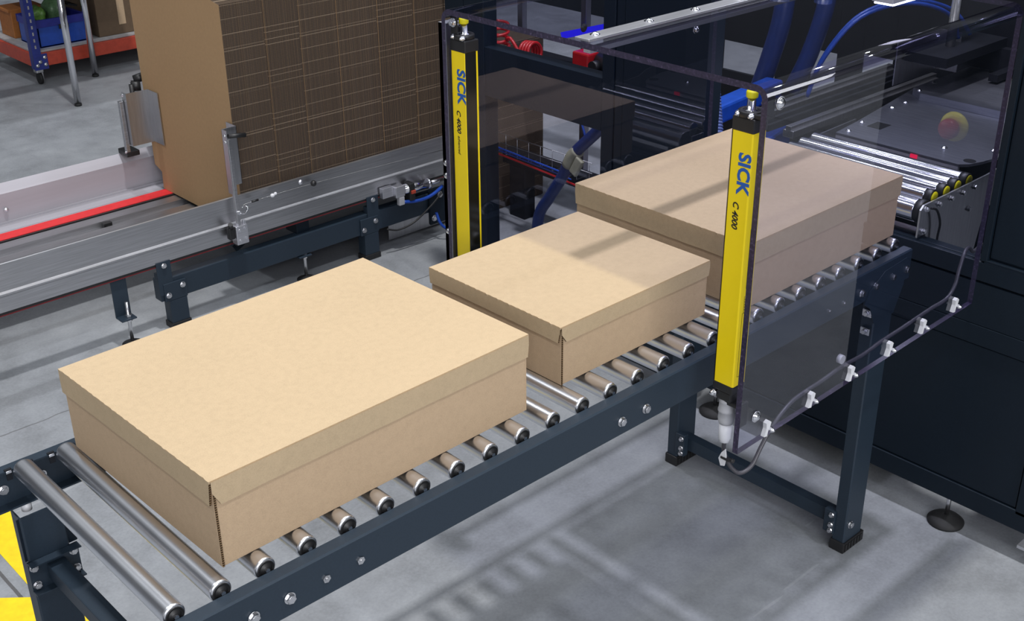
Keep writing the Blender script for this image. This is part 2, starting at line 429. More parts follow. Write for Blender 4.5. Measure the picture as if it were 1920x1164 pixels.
# cross brace at the left pair: flanged plates and square tube
for yb, s in ((.694, -1), (.006, 1)):
    q_ = MB(); q_.box(.063, .185, min(yb, yb+s*.003), max(yb, yb+s*.003), -.335, -.250); q_.box(.063, .185, min(yb, yb+s*.026), max(yb, yb+s*.026), -.253, -.250); q_.box(.063, .185, min(yb, yb+s*.026), max(yb, yb+s*.026), -.335, -.332)
    obj('brace_bracket', q_, 'navy', cv)
    for x, z in ((.075, -.268), (.172, -.268), (.075, -.318), (.172, -.318)): bolt((x, yb+s*.003, z), (0, s, 0), cv, .0085)
q_ = MB(); q_.box(.105, .150, .009, .691, -.318, -.273, .003); obj('cross_tube', q_, 'navy', cv)
# low brace between the right pair
q_ = MB(); q_.prism([(2.468, -1.0), (2.472, -.953), (2.512, -.953), (2.512, -.957), (2.476, -.957), (2.472, -1.0)], 'y', .004, .70); obj('cross_brace', q_, 'navy', cv)
for yb in (.0, .66):
    q_ = MB(); q_.box(2.443, 2.468, yb-.0, yb+.042, -1.02, -.93, .002); obj('brace_bracket', q_, 'navy', cv)
    for z in (-.945, -.985, -1.008):
        bolt((2.443, yb+.012, z), (-1, 0, 0), cv, .0075)
bolt((2.478, -.040, -.975), (0, -1, 0), cv, .011)

# ------------------------------------------------------------------ cardboard boxes
def carton(label, x0, x1, y0, y1, zt, rotdeg, lid, wave, seed):
    """telescope carton: four side panels, a lid with folded hems and a scored, wavy front fold"""
    rnd = random.Random(seed)
    zb = .0242
    cx, cy = (x0+x1)/2, (y0+y1)/2
    r = thing('cardboard_box', label, 'box', (cx, cy, zb), 'cartons on the roller conveyor')
    t = .005; i = .004
    X0, X1, Y0, Y1 = x0+i, x1-i, y0+i, y1-i
    b = MB()
    b.box(X0, X0+t, Y0-.0015, Y1, zb, zt-.006, .001)               # front panel runs past the corner, raw edge showing
    b.box(X1-t, X1, Y0, Y1, zb, zt-.006, .001)
    b.box(X0+t+.0012, X1-t, Y0, Y0+t, zb, zt-.006, .001)
    b.box(X0+t+.0012, X1-t, Y1-t, Y1, zb, zt-.006, .001)
    b.box(X0+.003, X1-.003, Y0+.003, Y1-.003, zb, zb+.004)
    b.box(X0+.0005, X0+t-.0005, Y0-.0035, Y0-.0012, zb+.001, zt-.012, mi=1)
    obj('body', b, ['card_in', 'flute'], r)
    # lid top with a wavy scored edge along the front
    L = MB(); n = 60
    top = []
    for k in range(n+1):
        y = y0+.001+(y1-y0-.002)*k/n
        wv = wave*(abs(math.sin(k*1.9+seed))-.5+.3*rnd.random()) if 0 < k < n else 0
        top.append((x0-.0015+wv, y))
    poly = top+[(x1, y1-.001), (x1, y0+.001)]
    L.prism(poly, 'z', zt-.005, zt)
    obj('lid_top', L, 'card', r)
    def hem(name, p, q, out, drop, flare, inset0, inset1):
        """folded hem from edge p-q hanging down, bottom pushed outward by flare, ends cut back"""
        p, q, out = Vector(p), Vector(q), Vector(out)
        d = (q-p).normalized(); m_ = MB(); n_ = 24
        th = .0045; rows = []
        for k in range(n_+1):
            s = k/n_
            a = p+(q-p)*s
            bb = p+d*inset0+(q-d*inset1-(p+d*inset0))*s
            bow = flare*(.55+.45*abs(2*s-1)**2.5)*.45
            lo = bb+out*bow-Vector((0, 0, drop+rnd.uniform(-.0006, .0006)))
            rows.append((a+out*.0012, a+out*.0012-Vector((0, 0, drop*.45))+out*bow*.25, lo, lo-out*th, a-out*(th-.0012)-Vector((0, 0, .004))))
        V = [[m_.bm.verts.new(c) for c in row] for row in rows]
        for A, B in zip(V, V[1:]):
            m_._f((A[0], B[0], B[1], A[1]), 0); m_._f((A[1], B[1], B[2], A[2]), 0)
            m_._f((A[2], B[2], B[3], A[3]), 1); m_._f((A[3], B[3], B[4], A[4]), 0); m_._f((A[4], B[4], B[0], A[0]), 0)
        m_._f(V[0][::-1], 1); m_._f(V[-1], 1)
        return obj(name, m_, ['card', 'flute'], r)
    z = zt-.0012
    hem('hem', (x0, y0+.0015, z), (x0, y1-.0015, z), (-1, 0, 0), lid, .006, .006, .004)
    hem('hem', (x1, y0+.0015, z), (x1, y1-.0015, z), (1, 0, 0), lid, .005, .004, .004)
    hem('hem', (x0+.0015, y0, z), (x1-.0015, y0, z), (0, -1, 0), lid, .005, .016, .004)
    hem('hem', (x0+.0015, y1, z), (x1-.0015, y1, z), (0, 1, 0), lid, .005, .004, .004)
    r.rotation_euler.z = math.radians(rotdeg)
    return r
carton('largest cardboard box nearest the camera at the open end of the roller conveyor', .215, 1.060, .045, .664, .227, 1.3, .056, .002, 1)
carton('small cardboard box in the middle of the three, half under the clear guard', 1.198, 1.767, .083, .578, .186, .3, .042, .003, 2)
carton('long cardboard box inside the clear tunnel behind the right yellow light curtain', 1.862, 2.628, .028, .684, .222, 0, .062, .003, 3)

# ------------------------------------------------------------------ clear tunnel guard
XF = 1.540
tn = thing('guard_tunnel', 'clear plastic safety tunnel bent over the conveyor in front of the dark machine', 'machine guard', (2.1, .345, -.18))
YR, YL, ZT, RAD, TH = -.216, .906, .768, .034, .0160
def tunnel():
    m_ = MB(); outer = []; inner = []
    def add(y, z, ny, nz, xe, zf=None): outer.append((y, z, xe, zf)); inner.append((y-ny*TH, z-nz*TH, xe, zf))
    add(YR, -.158, -1, 0, 2.716, -.187)
    add(YR, ZT-RAD, -1, 0, 2.716)
    for k in range(1, 9):
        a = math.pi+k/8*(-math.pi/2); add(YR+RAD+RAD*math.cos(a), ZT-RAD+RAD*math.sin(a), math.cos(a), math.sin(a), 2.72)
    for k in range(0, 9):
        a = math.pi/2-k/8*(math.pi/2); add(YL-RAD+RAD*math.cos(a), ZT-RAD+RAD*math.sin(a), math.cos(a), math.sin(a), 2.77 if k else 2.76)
    add(YL, -.18, 1, 0, 2.785)
    def V(p, end):
        y, z, xe, zf = p
        return m_.bm.verts.new((xe if end else XF, y, z if (end or zf is None) else zf))
    O0 = [V(p, 0) for p in outer]; O1 = [V(p, 1) for p in outer]; I0 = [V(p, 0) for p in inner]; I1 = [V(p, 1) for p in inner]
    n = len(outer)
    for i in range(n-1):
        sm = 1 <= i < n-2
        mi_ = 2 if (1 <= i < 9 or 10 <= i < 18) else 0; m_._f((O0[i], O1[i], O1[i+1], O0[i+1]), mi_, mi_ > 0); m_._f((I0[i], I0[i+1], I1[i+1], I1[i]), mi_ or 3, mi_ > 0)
        m_._f((O0[i], O0[i+1], I0[i+1], I0[i]), 1); m_._f((O1[i], I1[i], I1[i+1], O1[i+1]), 1)
    m_._f((O0[0], I0[0], I1[0], O1[0]), 1); m_._f((O0[-1], O1[-1], I1[-1], I0[-1]), 1)
    return m_
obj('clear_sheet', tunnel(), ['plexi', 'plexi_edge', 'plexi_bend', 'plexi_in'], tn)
q_ = MB(); q_.box(1.546, 2.76, .338, .388, ZT+.0005, ZT+.0075, .0012); q_.box(1.55, 2.76, .336, .36, ZT-TH-.012, ZT-TH-.0005)
bar = obj('stiffener_bar', q_, 'alu_light', tn)
for x in (1.594, 1.80, 1.99, 2.18, 2.38, 2.57):
    q_ = MB(); q_.dome((x, .363, ZT+.0075), (0, 0, 1), .0105); q_.cyl((x, .363, ZT+.0072), (x, .363, ZT+.0095), .0135, 18)
    obj('screw', q_, 'chrome', bar)
for x, z in ((1.585, .724), (1.603, -.100)):
    q_ = MB(); q_.cyl((x, YR, z), (x, YR-.004, z), .0155, 20); q_.dome((x, YR-.004, z), (0, -1, 0), .0115); obj('bolt', q_, 'chrome', tn)
clips = [(1.650, -.152), (1.845, -.146), (2.033, -.139), (2.227, -.134), (2.407, -.126), (2.589, -.118)]
for x, z in clips:
    q_ = MB()
    q_.prism([(x-.016, z-.019), (x-.003, z-.022), (x+.000, z-.007), (x+.006, z-.002), (x+.011, z+.016), (x+.001, z+.024), (x-.010, z+.019), (x-.008, z+.003)], 'y', YR-.012, YR-.0005)
    cl = obj('cable_clip', q_, 'white', tn)
    q_ = MB(); q_.cyl((x+.010, YR-.012, z-.006), (x+.010, YR-.017, z-.006), .008, 6, sm=False); q_.dome((x+.010, YR-.017, z-.006), (0, -1, 0), .006); obj('screw', q_, 'chrome', cl)
# standoff discs seen through the sheet
q_ = MB(); q_.cyl((2.015, -.2035, -.098), (2.015, -.19, -.098), .013, 18); obj('spacer', q_, 'greyplug', tn)
q_ = MB(); q_.dome((2.10, .889, .62), (0, -1, 0), .012); obj('bolt', q_, 'black', tn)
q_ = MB(); q_.dome((2.66, .889, .52), (0, -1, 0), .012); q_.cyl((2.66, .8935, .52), (2.66, .886, .52), .016, 16); obj('bolt', q_, 'chrome', tn)
# aluminium profile that carries the left side
q_ = MB()
for (a, b) in ((1.556, 1.566), (1.574, 1.586), (1.594, 1.604)): q_.box(a, b, .907, .940, -.16, .720)
q_.box(1.556, 1.604, .918, .940, -.16, .719)
pr = obj('mounting_profile', q_, 'alu_light', tn)
for z in (.30, .26, .08):
    q_ = MB(); q_.dome((1.556, .925, z), (-1, 0, 0), .009); obj('screw', q_, 'chrome', pr)

# ------------------------------------------------------------------ light curtains
def curtain(label, x0, x1, y0, y1, z0, z1, left):
    r = thing('light_curtain', label, 'safety sensor', ((x0+x1)/2, (y0+y1)/2, z0-.06), 'yellow light curtains at the tunnel mouth')
    b = MB()
    b.prism([(x0, y0+.003), (x0+.003, y0), (x1-.003, y0), (x1, y0+.003), (x1, y1-.003), (x1-.003, y1), (x0+.003, y1), (x0, y1-.003)], 'z', z0, z1)
    obj('housing', b, 'yellow', r)
    c = MB(); c.box(x0-.0015, x1+.0015, y0-.0015, y1+.0015, z1, z1+.034, .003); obj('end_cap', c, 'black', r)
    c = MB(); c.box(x0-.0015, x1+.0015, y0-.0015, y1+.0015, z0-.022, z0, .003); c.box(x0+.004, x1-.004, y0+.005, y1-.005, z0-.052, z0-.022, .006); ec = obj('end_cap', c, 'black', r)
    cx, cy = (x0+x1)/2, (y0+y1)/2
    # swivel bracket and pin
    br = MB()
    br.lathe((cx, cy, z1+.034), (0, 0, 1), [(0, .030), (.012, .030), (.014, .028), (.014, .018), (.010, .018), (.010, .001)], 26)
    yw = (YL-TH) if left else (YR+TH)
    s = 1 if left else -1
    br.box(cx-.020, cx+.020, min(cy, yw-s*.001), max(cy, yw-s*.001), z1+.034, z1+.045, .002)
    br.box(cx-.018, cx+.018, min(yw-s*.012, yw-s*.0008), max(yw-s*.012, yw-s*.0008), z1+.034, z1+.088, .005)
    bk = obj('bracket', br, 'black', r)
    pn = MB(); pn.lathe((cx, cy, z1+.044), (0, 0, 1), [(0, .017), (.003, .017), (.005, .0105), (.034, .0100)], 20); obj('pin', pn, 'chrome', r)
    pc = MB(); pc.lathe((cx, cy, z1+.076), (0, 0, 1), [(0, .0125), (.002, .0140), (.013, .0140), (.016, .0125), (.0165, .008), (.0155, .001)], 20); obj('pin_cap', pc, 'yellow_cap', r)
    if left:
        q = MB(); q.box(x0+.001, x0+.006, cy+.002, yw-.007, z1+.046, z1+.096, .004); obj('bracket_plate', q, 'black', bk)
        q = MB(); q.cyl((x0+.001, cy+.016, z1+.080), (x0-.003, cy+.016, z1+.080), .0125, 18); q.hexbolt((x0-.003, cy+.016, z1+.080), (-1, 0, 0), .008, .006); obj('bolt', q, 'chrome', bk)
    for (px, py, d) in ((x0-.0005, y0+.012, (-1, 0, 0)), (x0-.0005, y1-.012, (-1, 0, 0))):
        q = MB(); q.dome((px, py, z1+.040), d, .0055); q.cyl((px+.012, py, z1+.040), (px, py, z1+.040), .0075, 12); obj('screw', q, 'chrome', bk)
    q = MB(); q.dome((cx, yw-s*.012, z1+.070), (0, -s, 0), .0095); q.cyl((cx, yw-s*.012, z1+.07), (cx, yw-s*.024, z1+.07), .0055, 12); obj('screw', q, 'chrome', bk)
    # optic window on the face that looks across the conveyor
    w = MB()
    if left: w.box(x0+.0012, x1-.010, y0-.0012, y0+.001, z0, z1)
    else: w.box(x0+.0012, x1-.010, y1-.001, y1+.0012, z0, z1)
    obj('optic_window', w, 'window_black', r)
    # print on the face toward the conveyor entry, reading downward
    xx = x0-.0004; dn = (0, 0, -1); up = (0, -1, 0)
    w_ = y1-y0
    text_part('maker_lettering', 'SICK', 'blue_text', r, .0475, (xx, cy+.004, z1-.049), dn, up, .0016, 0, 1.02, 1.0)
    text_part('type_lettering', 'C 4000', 'black_text', r, .0235, (xx, cy+.011, z1-.170), dn, up, .0005, .25, .98, 1.0)
    if left:
        text_part('series_lettering', 'advanced', 'black_text', r, .0155, (xx, cy+.009, z1-.248), dn, up, 0, .3, .95, 1.0)
    else:
        # type plate with bar code on the side face
        t = MB(); ya = y0-.0004
        def fr(xa, xb, za, zb, th=.0006):
            for (p, q2, u, v) in ((xa, xb, za, za+th), (xa, xb, zb-th, zb), (xa, xa+th, za, zb), (xb-th, xb, za, zb)): t.box(p, q2, ya-.0002, y0+.0002, u, v)
        fr(x0+.021, x0+.039, .255, .41); fr(x0+.021, x0+.030, .255, .33); fr(x0+.018, x0+.034, .19, .235); fr(x0+.014, x0+.034, .012, .19)
        rr = random.Random(5); z = .118
        while z > .026:
            h = rr.choice((.001, .0018, .003)); t.box(x0+.024, x0+.033, ya-.0002, y0+.0002, z-h, z); z -= h+rr.choice((.0012, .002))
        for k in range(14): t.box(x0+.024, x0+.024+rr.uniform(.004, .012), ya-.0002, y0+.0002, .395-k*.009, .3965-k*.009)
        for k in range(5): t.box(x0+.020, x0+.020+rr.uniform(.004, .010), ya-.0002, y0+.0002, .226-k*.007, .2275-k*.007)
        obj('type_plate_print', t, 'black_text', r)
        q = MB(); q.box(cx-.018, cx+.018, YR+TH+.0008, YR+TH+.012, z0-.115, z0-.045, .004); q.box(cx-.018, cx+.018, YR+TH+.008, cy, z0-.06, z0-.05, .002); obj('bracket', q, 'black', r)
        q = MB(); q.dome((x0-.006, y1-.004, z0-.034), (-1, .3, 0), .007); q.cyl((x0+.006, y1-.006, z0-.034), (x0-.006, y1-.004, z0-.034), .0085, 12); obj('screw', q, 'chrome', r)
        cn = MB(); cn.lathe((cx, cy, z0-.050), (0, 0, -1), [(0, .016), (.004, .0215), (.010, .0215), (.012, .0205), (.030, .0215), (.032, .0228), (.038, .0228), (.040, .0205), (.058, .0215), (.068, .0205), (.074, .0185)], 26); obj('plug', cn, 'greyplug', r)
        cn = MB(); cn.lathe((cx, cy, z0-.124), (0, 0, -1), [(0, .0172), (.046, .0165), (.050, .014), (.056, .0135), (.058, .006)], 24); obj('plug_sleeve', cn, 'white', r)
    return r
curtain('yellow light curtain with plug and cable on the near side of the tunnel', 1.552, 1.602, -.176, -.116, -.014, .648, False)
curtain('yellow light curtain with black window on the far side of the tunnel', 1.552, 1.602, .822, .884, -.016, .650, True)
# cable of the near light curtain
pts = [(1.577, -.146, -.199), (1.577, -.148, -.225), (1.582, -.165, -.262), (1.60, -.185, -.286), (1.635, -.197, -.274), (1.67, -.196, -.235), (1.70, -.195, -.205), (1.745, -.194, -.170), (1.795, -.194, -.147), (1.845, -.194, -.140), (1.94, -.194, -.136), (2.033, -.194, -.128), (2.13, -.194, -.131), (2.227, -.194, -.122), (2.32, -.194, -.119), (2.407, -.194, -.114), (2.50, -.194, -.109), (2.589, -.194, -.106), (2.632, -.192, -.075), (2.650, -.188, -.035), (2.685, -.180, .012), (2.74, -.165, .008), (2.80, -.150, -.028), (2.855, -.135, -.044), (2.92, -.125, -.050), (2.97, -.12, -.14)]
ca = thing('sensor_cable', 'grey cable looping from the near light curtain along the clear panel', 'cable', (1.577, -.146, -.29))
obj('sheath', MB().tube(pts, .0058, 12), 'cable', ca)
q_ = MB(); q_.prism([(-.150, -.222), (-.162, -.206), (-.166, -.232), (-.162, -.258), (-.150, -.262), (-.142, -.242)], 'x', 1.5625, 1.5655); wt = obj('wire_tag', q_, 'white', ca, label='small white tag on the cable')
q_ = MB(); q_.box(1.560, 1.570, -.178, -.150, -.238, -.232); q_.cyl((1.572, -.172, -.238), (1.572, -.184, -.238), .006, 10); obj('tag_tie', q_, 'black', ca)

# ------------------------------------------------------------------ packaging machine
XM = 2.83
mc = thing('packaging_machine', 'dark navy packaging machine enclosure at the right end of the conveyor', 'machine', (3.3, .8, -1.08))
b = MB()
b.box(2.845, 2.875, -.69, .93, -.94, -.075)                               # recessed skin
b.box(XM, 2.85, -.69, .93, -.960, -.886, .0025)
b.box(XM, 2.85, -.69, .93, -.352, -.284, .0025)
b.box(XM, 2.85, -.69, .93, -.132, -.068, .003)
b.box(XM, 2.85, -.69, -.434, -.90, -.34, .0025); b.box(XM, 2.85, .87, .93, -.90, -.34, .0025)
b.box(XM+.001, 2.85, -.69, .93, -.282, -.139, .001)
b.box(2.85, 2.89, -.165, .93, -.078, -.066, .002)
b.box(2.85, 3.95, -.69, -.66, -.96, -.07); b.box(2.85, 3.95, .90, .93, -.96, -.40)
obj('lower_cabinet', b, 'navy_deep', mc)
b = MB(); b.box(2.836, 2.85, -.43, .866, -.882, -.356, .003); obj('cabinet_door', b, 'navy_deep', mc)
b = MB()
b.box(2.850, 2.88, -.69, -.165, -.064, 1.5); b.box(XM, 2.90, -.188, -.165, -.064, 1.5, .002); b.box(XM, 2.852, -.69, -.18, -.064, -.070+.0005+.0, 0)
b.box(XM, 2.852, -.69, -.185, -.064, -.058, .001); b.box(2.88, 3.95, -.69, -.66, -.064, 1.5); b.box(2.88, 3.95, -.195, -.165, -.064, 1.5)
obj('side_cabinet', b, 'navy_deep', mc)
b = MB(); b.box(2.842, 2.852, -.66, -.190, -.052, 1.48, .003); obj('cabinet_door', b, 'navy_deep', mc)
b = MB()
b.box(XM, 2.92, .965, 1.372, -1.0, 1.4, .002); b.box(XM+.004, 2.92, 1.376, 1.417, -1.0, 1.4, .002); b.box(XM, 2.92, 1.422, 1.484, -1.0, 1.4, .002); 
obj('column', b, 'navy_deep', mc)
b = MB(); b.box(XM+.002, 2.91, 1.486, 2.188, -.022, .196, .002); b.box(XM+.002, 2.91, 1.486, 2.188, .62, .76, .002); obj('cross_beam', b, 'navy_deep', mc)
b = MB(); b.box(XM, 2.91, 2.19, 2.32, -1.03, 1.4, .003); b.box(XM+.003, 2.91, 2.326, 2.45, -1.03, 1.4, .003); obj('corner_post', b, 'navy_deep', mc)
for (x, y) in ((2.868, -.19), (2.868, .845), (2.87, 2.26)):
    q_ = MB(); q_.lathe((x, y, -1.08), (0, 0, 1), [(0, .062), (.008, .064), (.020, .050), (.030, .022), (.034, .014)], 30); q_.cyl((x, y, -1.05), (x, y, -.93), .008, 12, mi=1); obj('levelling_foot', q_, ['rubber', 'bolt'], mc)
for (x, z) in ((2.905, -.045),):
    pass
q_ = MB(); q_.box(2.84, 2.90, -.62, -.46, -1.03, -1.018); obj('kick_strip', q_, 'alu_light', mc)
# back plates of the machine with open gaps that show the bright floor behind
def back(y0, y1, z0, z1, x=4.45, t=.02):
    q = MB(); q.box(x, x+t, y0, y1, z0, z1); return obj('back_plate', q, 'dark', mc)
back(-.66, 1.15, -.95, .9); back(1.151, 1.314, -.95, -.105); back(1.151, 1.314, .03, .9); back(1.315, 1.45, -.95, .9)
back(1.451, 1.60, -.95, -.20); back(1.451, 1.60, .005, .9); back(1.601, 1.80, -.95, .9); back(1.801, 2.14, -.95, -.20); back(1.801, 2.14, -.045, .9); back(2.141, 2.3, -.95, .9)
q_ = MB(); q_.box(2.91, 4.5, .90, .92, -.95, -.40); obj('inner_wall', q_, 'dark', mc)
q_ = MB(); q_.box(2.92, 4.47, .12, .90, -.96, -.93); obj('base_plate', q_, 'dark', mc)
# gripper with sheet plate hanging above the bed
gp = thing('gripper_head', 'grey sheet metal gripper plate hanging above the steel bed inside the machine', 'gripper', (4.0, .8, .10))
q_ = MB(); q_.box(3.85, 4.19, .795, .80, .10, .28, .002); q_.box(4.187, 4.192, .70, .80, .11, .28, .001); obj('sheet_plate', q_, 'stainless', gp)
q_ = MB(); q_.box(3.90, 4.40, .60, .79, .20, .24); q_.box(4.36, 4.40, .5, .76, .10, .20); q_.box(4.2, 4.42, .52, .56, .10, .13); obj('carriage', q_, 'dark', gp)
q_ = MB(); q_.cyl((4.1, .70, .24), (4.1, .70, 1.38), .02, 12); obj('rod', q_, 'chrome', gp)
q_ = MB(); q_.box(4.24, 4.40, .46, .47, .11, .20, .002); q_.box(4.30, 4.34, .47, .50, .11, .19, .004); obj('clamp', q_, 'stainless', gp)
# blue air hoses over the gripper
for k, (dx, dy) in enumerate(((0, 0), (.05, .03))):
    q_ = MB().tube([(3.62+dx, 1.05+dy, .05), (3.64+dx, 1.0+dy, .22), (3.75+dx, .92+dy, .38), (3.95+dx, .82+dy, .42), (4.13+.08*k, .74+dy, .36), (4.16+.1*k, .70, .26)], .009, 8)
    tag(obj('air_hose', q_, 'blue', base=(3.62+dx, 1.05+dy, .05)), ('thin blue air hose arching over the gripper plate', 'second thin blue air hose arching just behind the first')[k], 'hose')
# linear rails inside
for k, (y, w, mt) in enumerate(((.90, .05, 'stainless'), (1.02, .04, 'dark'), (1.12, .05, 'stainless'))):
    q_ = MB(); q_.box(3.32, 4.43, y, y+w, -.03, .0, .003); q_.box(3.32, 4.43, y+.012, y+w-.012, .0, .018, .002)
    o_ = obj('guide_rail', q_, mt, base=(3.6, y, -.03))
    tag(o_, ('bright guide rail closest to the steel bed inside the machine', 'dark middle guide rail inside the machine', 'bright guide rail farthest from the steel bed inside the machine')[k], 'rail')
# blue ribbed hose and blue ducts in the opening
q_ = MB()
for k in range(26):
    t = k/25; p = Vector((3.25-.10*t, 1.26-.13*t, .13-.28*t)); p2 = Vector((3.25-.10*(t+.02), 1.26-.13*(t+.02), .13-.28*(t+.02)))
    q_.cyl(p, p2, .031, 14)
q_.cyl((3.25, 1.26, .13), (3.15, 1.13, -.15), .027, 14)
tag(obj('ribbed_hose', q_, 'hose_clear', base=(3.2, 1.15, -.15)), 'ribbed translucent bluish hose behind the right light curtain', 'hose')
q_ = MB(); q_.obox((3.55, 1.34, -.02), (.30, .045, .04), Matrix.Rotation(.12, 3, 'Z'), .012); tag(obj('duct', q_, 'blue', base=(3.55, 1.34, -.06)), 'bright blue duct above the far corner of the long box', 'duct')
q_ = MB(); q_.obox((3.5, 1.20, -.17), (.20, .08, .06), Matrix.Rotation(.25, 3, 'Z'), .015); tag(obj('duct', q_, 'blue', base=(3.5, 1.20, -.23)), 'lower blue duct directly behind the right light curtain', 'duct')
q_ = MB().tube([(3.95, 1.46, 1.2), (3.97, 1.45, .60), (3.93, 1.42, .30), (3.90, 1.45, .08), (3.89, 1.50, -.1)], .045, 16)
tag(obj('vacuum_hose', q_, 'blue_dark', base=(3.9, 1.45, -.2)), 'thick dark blue hose hanging left inside the machine', 'hose')
q_ = MB().tube([(4.05, 1.30, 1.2), (4.04, 1.27, .60), (4.0, 1.25, .35), (3.97, 1.29, .12), (3.93, 1.34, -.05)], .04, 16)
tag(obj('vacuum_hose', q_, 'blue_dark', base=(4.0, 1.3, -.05)), 'second thick dark blue hose hanging right of the first', 'hose')
# powered rollers and side plate
pc = thing('powered_roller_conveyor', 'short powered roller conveyor with yellow capped rollers inside the machine mouth', 'conveyor', (3.1, .4, -.93))
def proller(x, z, r):
    o_ = obj('powered_roller', MB().lathe((x, .105, z), (0, 1, 0), [(0, r*.92), (.002, r), (.604, r), (.606, r*.92)], 28), 'chrome', pc)
    obj('drive_ring', MB().lathe((x, .079, z), (0, 1, 0), [(0, r*.95), (.003, r*1.03), (.020, r*1.03), (.0255, r*.9)], 28), 'black', o_)
    obj('cap', MB().lathe((x, .0788, z), (0, -1, 0), [(0, r*.80), (.003, r*.78), (.0035, r*.35)], 24), 'yellow_cap', o_)
for x in (2.945, 3.022, 3.096, 3.172): proller(x, .050, .026)
proller(2.880+.02, .010, .040)
q_ = MB(); q_.prism([(2.842, .036), (2.859, .050), (3.273, .050), (3.345, .054), (3.40, .075), (3.46, .085), (3.46, -.02), (3.33, -.08), (3.29, -.12), (3.25, -.30), (2.905, -.30), (2.895, -.060), (2.842, -.060)], 'y', .064, .070); obj('side_plate', q_, 'stainless', pc)
for x, z in ((2.955, .030), (3.034, .029), (3.112, .028), (3.188, .029), (3.171, -.047), (2.874, -.044), (2.873, .034)):
    q_ = MB(); q_.hexbolt((x, .064, z), (0, -1, 0), .0085, .008); obj('bolt', q_, 'bolt', pc)
q_ = MB(); q_.prism([(2.893, -.062), (2.893, -.118), (2.93, -.118), (2.93, -.100), (2.905, -.098), (2.905, -.08), (2.93, -.078), (2.93, -.062)], 'y', .072, .76); obj('cross_profile', q_, 'alu', pc)
q_ = MB(); q_.prism([(2.9, .036), (3.5, .05), (3.5, -.3), (2.9, -.3)], 'y', .735, .741); obj('side_plate', q_, 'stainless', pc)
q_ = MB().tube([(2.885, .052, .036), (2.915, .046, .022), (2.945, .044, -.03), (2.95, .048, -.09), (2.955, .05, -.2)], .004, 8); obj('sensor_lead', q_, 'black', pc)
# steel bed behind the rollers
bd = thing('bed_plate', 'wide stainless steel bed plate behind the powered rollers', 'machine bed', (3.7, .5, -.02))
q_ = MB(); q_.prism([(3.275, .68), (3.275, .175), (3.30, .15), (3.36, .13), (3.44, .115), (4.10, .10), (4.10, .80), (3.45, .70)], 'z', .050, .060); obj('bed_sheet', q_, 'bed', bd)
q_ = MB(); q_.prism([(3.275, .68), (3.275, .175), (3.28, .172), (3.28, .682)], 'z', .0, .050); obj('front_lip', q_, 'alu_matte', bd)
q_ = MB(); q_.prism([(3.87, .68), (3.87, .12), (4.40, .12), (4.40, .74), (3.92, .74)], 'z', .0605, .090); obj('raised_plate', q_, 'bed', bd)
for x, y, z in ((3.90, .70, .09), (4.05, .72, .09), (3.80, .70, .06), (3.70, .70, .06), (3.45, .68, .06), (3.32, .655, .06), (4.30, .45, .09), (3.5, .16, .06), (3.40, .30, .06)):
    q_ = MB(); q_.dome((x, y, z), (0, 0, 1), .010); obj('screw', q_, 'chrome', bd)
q_ = MB(); q_.cyl((3.335, .165, .0602), (3.335, .165, .0608), .022, 20); q_.cyl((3.50, .145, .0602), (3.50, .145, .0608), .022, 20); q_.box(3.42, 3.50, .58, .64, .0602, .0606); obj('cut_out', q_, 'black', bd)
q_ = MB(); q_.box(3.271, 3.2748, .335, .362, .038, .054); obj('indicator', q_, 'laser', bd)
# emergency stop on the face of the right cabinet (mirrored in the clear side panel)
es = thing('emergency_stop', 'red mushroom emergency stop button on yellow disc on the right cabinet', 'button', (2.84, -.427, .29))
obj('backing_disc', MB().lathe((2.8415, -.427, .338), (-1, 0, 0), [(0, .047), (.004, .047), (.012, .043), (.014, .030)], 32), 'yellow_cap', es)
obj('mushroom', MB().lathe((2.828, -.427, .338), (-1, 0, 0), [(0, .018), (.012, .018), (.014, .032), (.030, .032), (.038, .026), (.040, .010), (.040, .001)], 30), 'red', es)
# lamp over the powered rollers
lp = thing('machine_lamp', 'bright white lamp bar above the powered rollers', 'lamp', (3.15, .35, .64))
q_ = MB(); q_.box(2.945, 3.45, .32, .40, .648, .675, .003); obj('lamp_housing', q_, 'white', lp)
q_ = MB(); q_.box(2.955, 3.44, .325, .395, .640, .6478); obj('diffuser', q_, 'led_white', lp)

ml = thing('machine_lamp', 'wide white lamp panel high above the powered rollers', 'lamp', (3.06, .42, 1.5))
q_ = MB(); q_.box(2.95, 3.65, .02, .84, 1.508, 1.53, .003); obj('lamp_housing', q_, 'white', ml)
q_ = MB(); q_.box(2.96, 3.64, .03, .83, 1.50, 1.5078); obj('diffuser', q_, 'led_panel', ml)
# things seen through the left windows of the machine
q_ = MB(); q_.box(4.18, 4.22, 3.38, 3.42, -1.08, .6, .003); tag(obj('profile_post', q_, 'lavender', base=(4.2, 3.4, -1.08)), 'upright aluminium profile post behind the upper window of the machine, left one', 'post')
q_ = MB(); q_.box(4.18, 4.22, 2.87, 2.91, -1.08, .6, .003); tag(obj('profile_post', q_, 'lavender', base=(4.2, 2.89, -1.08)), 'upright aluminium profile post next to the blue light strip', 'post')
q_ = MB(); q_.box(4.17, 4.21, 2.92, 3.37, -1.06, -1.0, .003); q_.box(4.15, 4.23, 2.5, 2.865, .10, .18, .003); q_.box(4.15, 4.23, 2.915, 3.375, .10, .18, .003); q_.box(4.15, 4.23, 3.425, 4.2, .10, .18, .003)
q_ = MB(); q_.box(4.55, 4.57, 2.55, 4.1, -.10, .42); q_.box(4.55, 4.57, 2.55, 2.58, -1.08, -.1); q_.box(4.55, 4.57, 4.07, 4.1, -1.08, -.1); tag(obj('rear_screen', q_, 'navy_deep', base=(4.56, 3.3, -.1)), 'dark panel behind the upper window of the machine', 'panel')
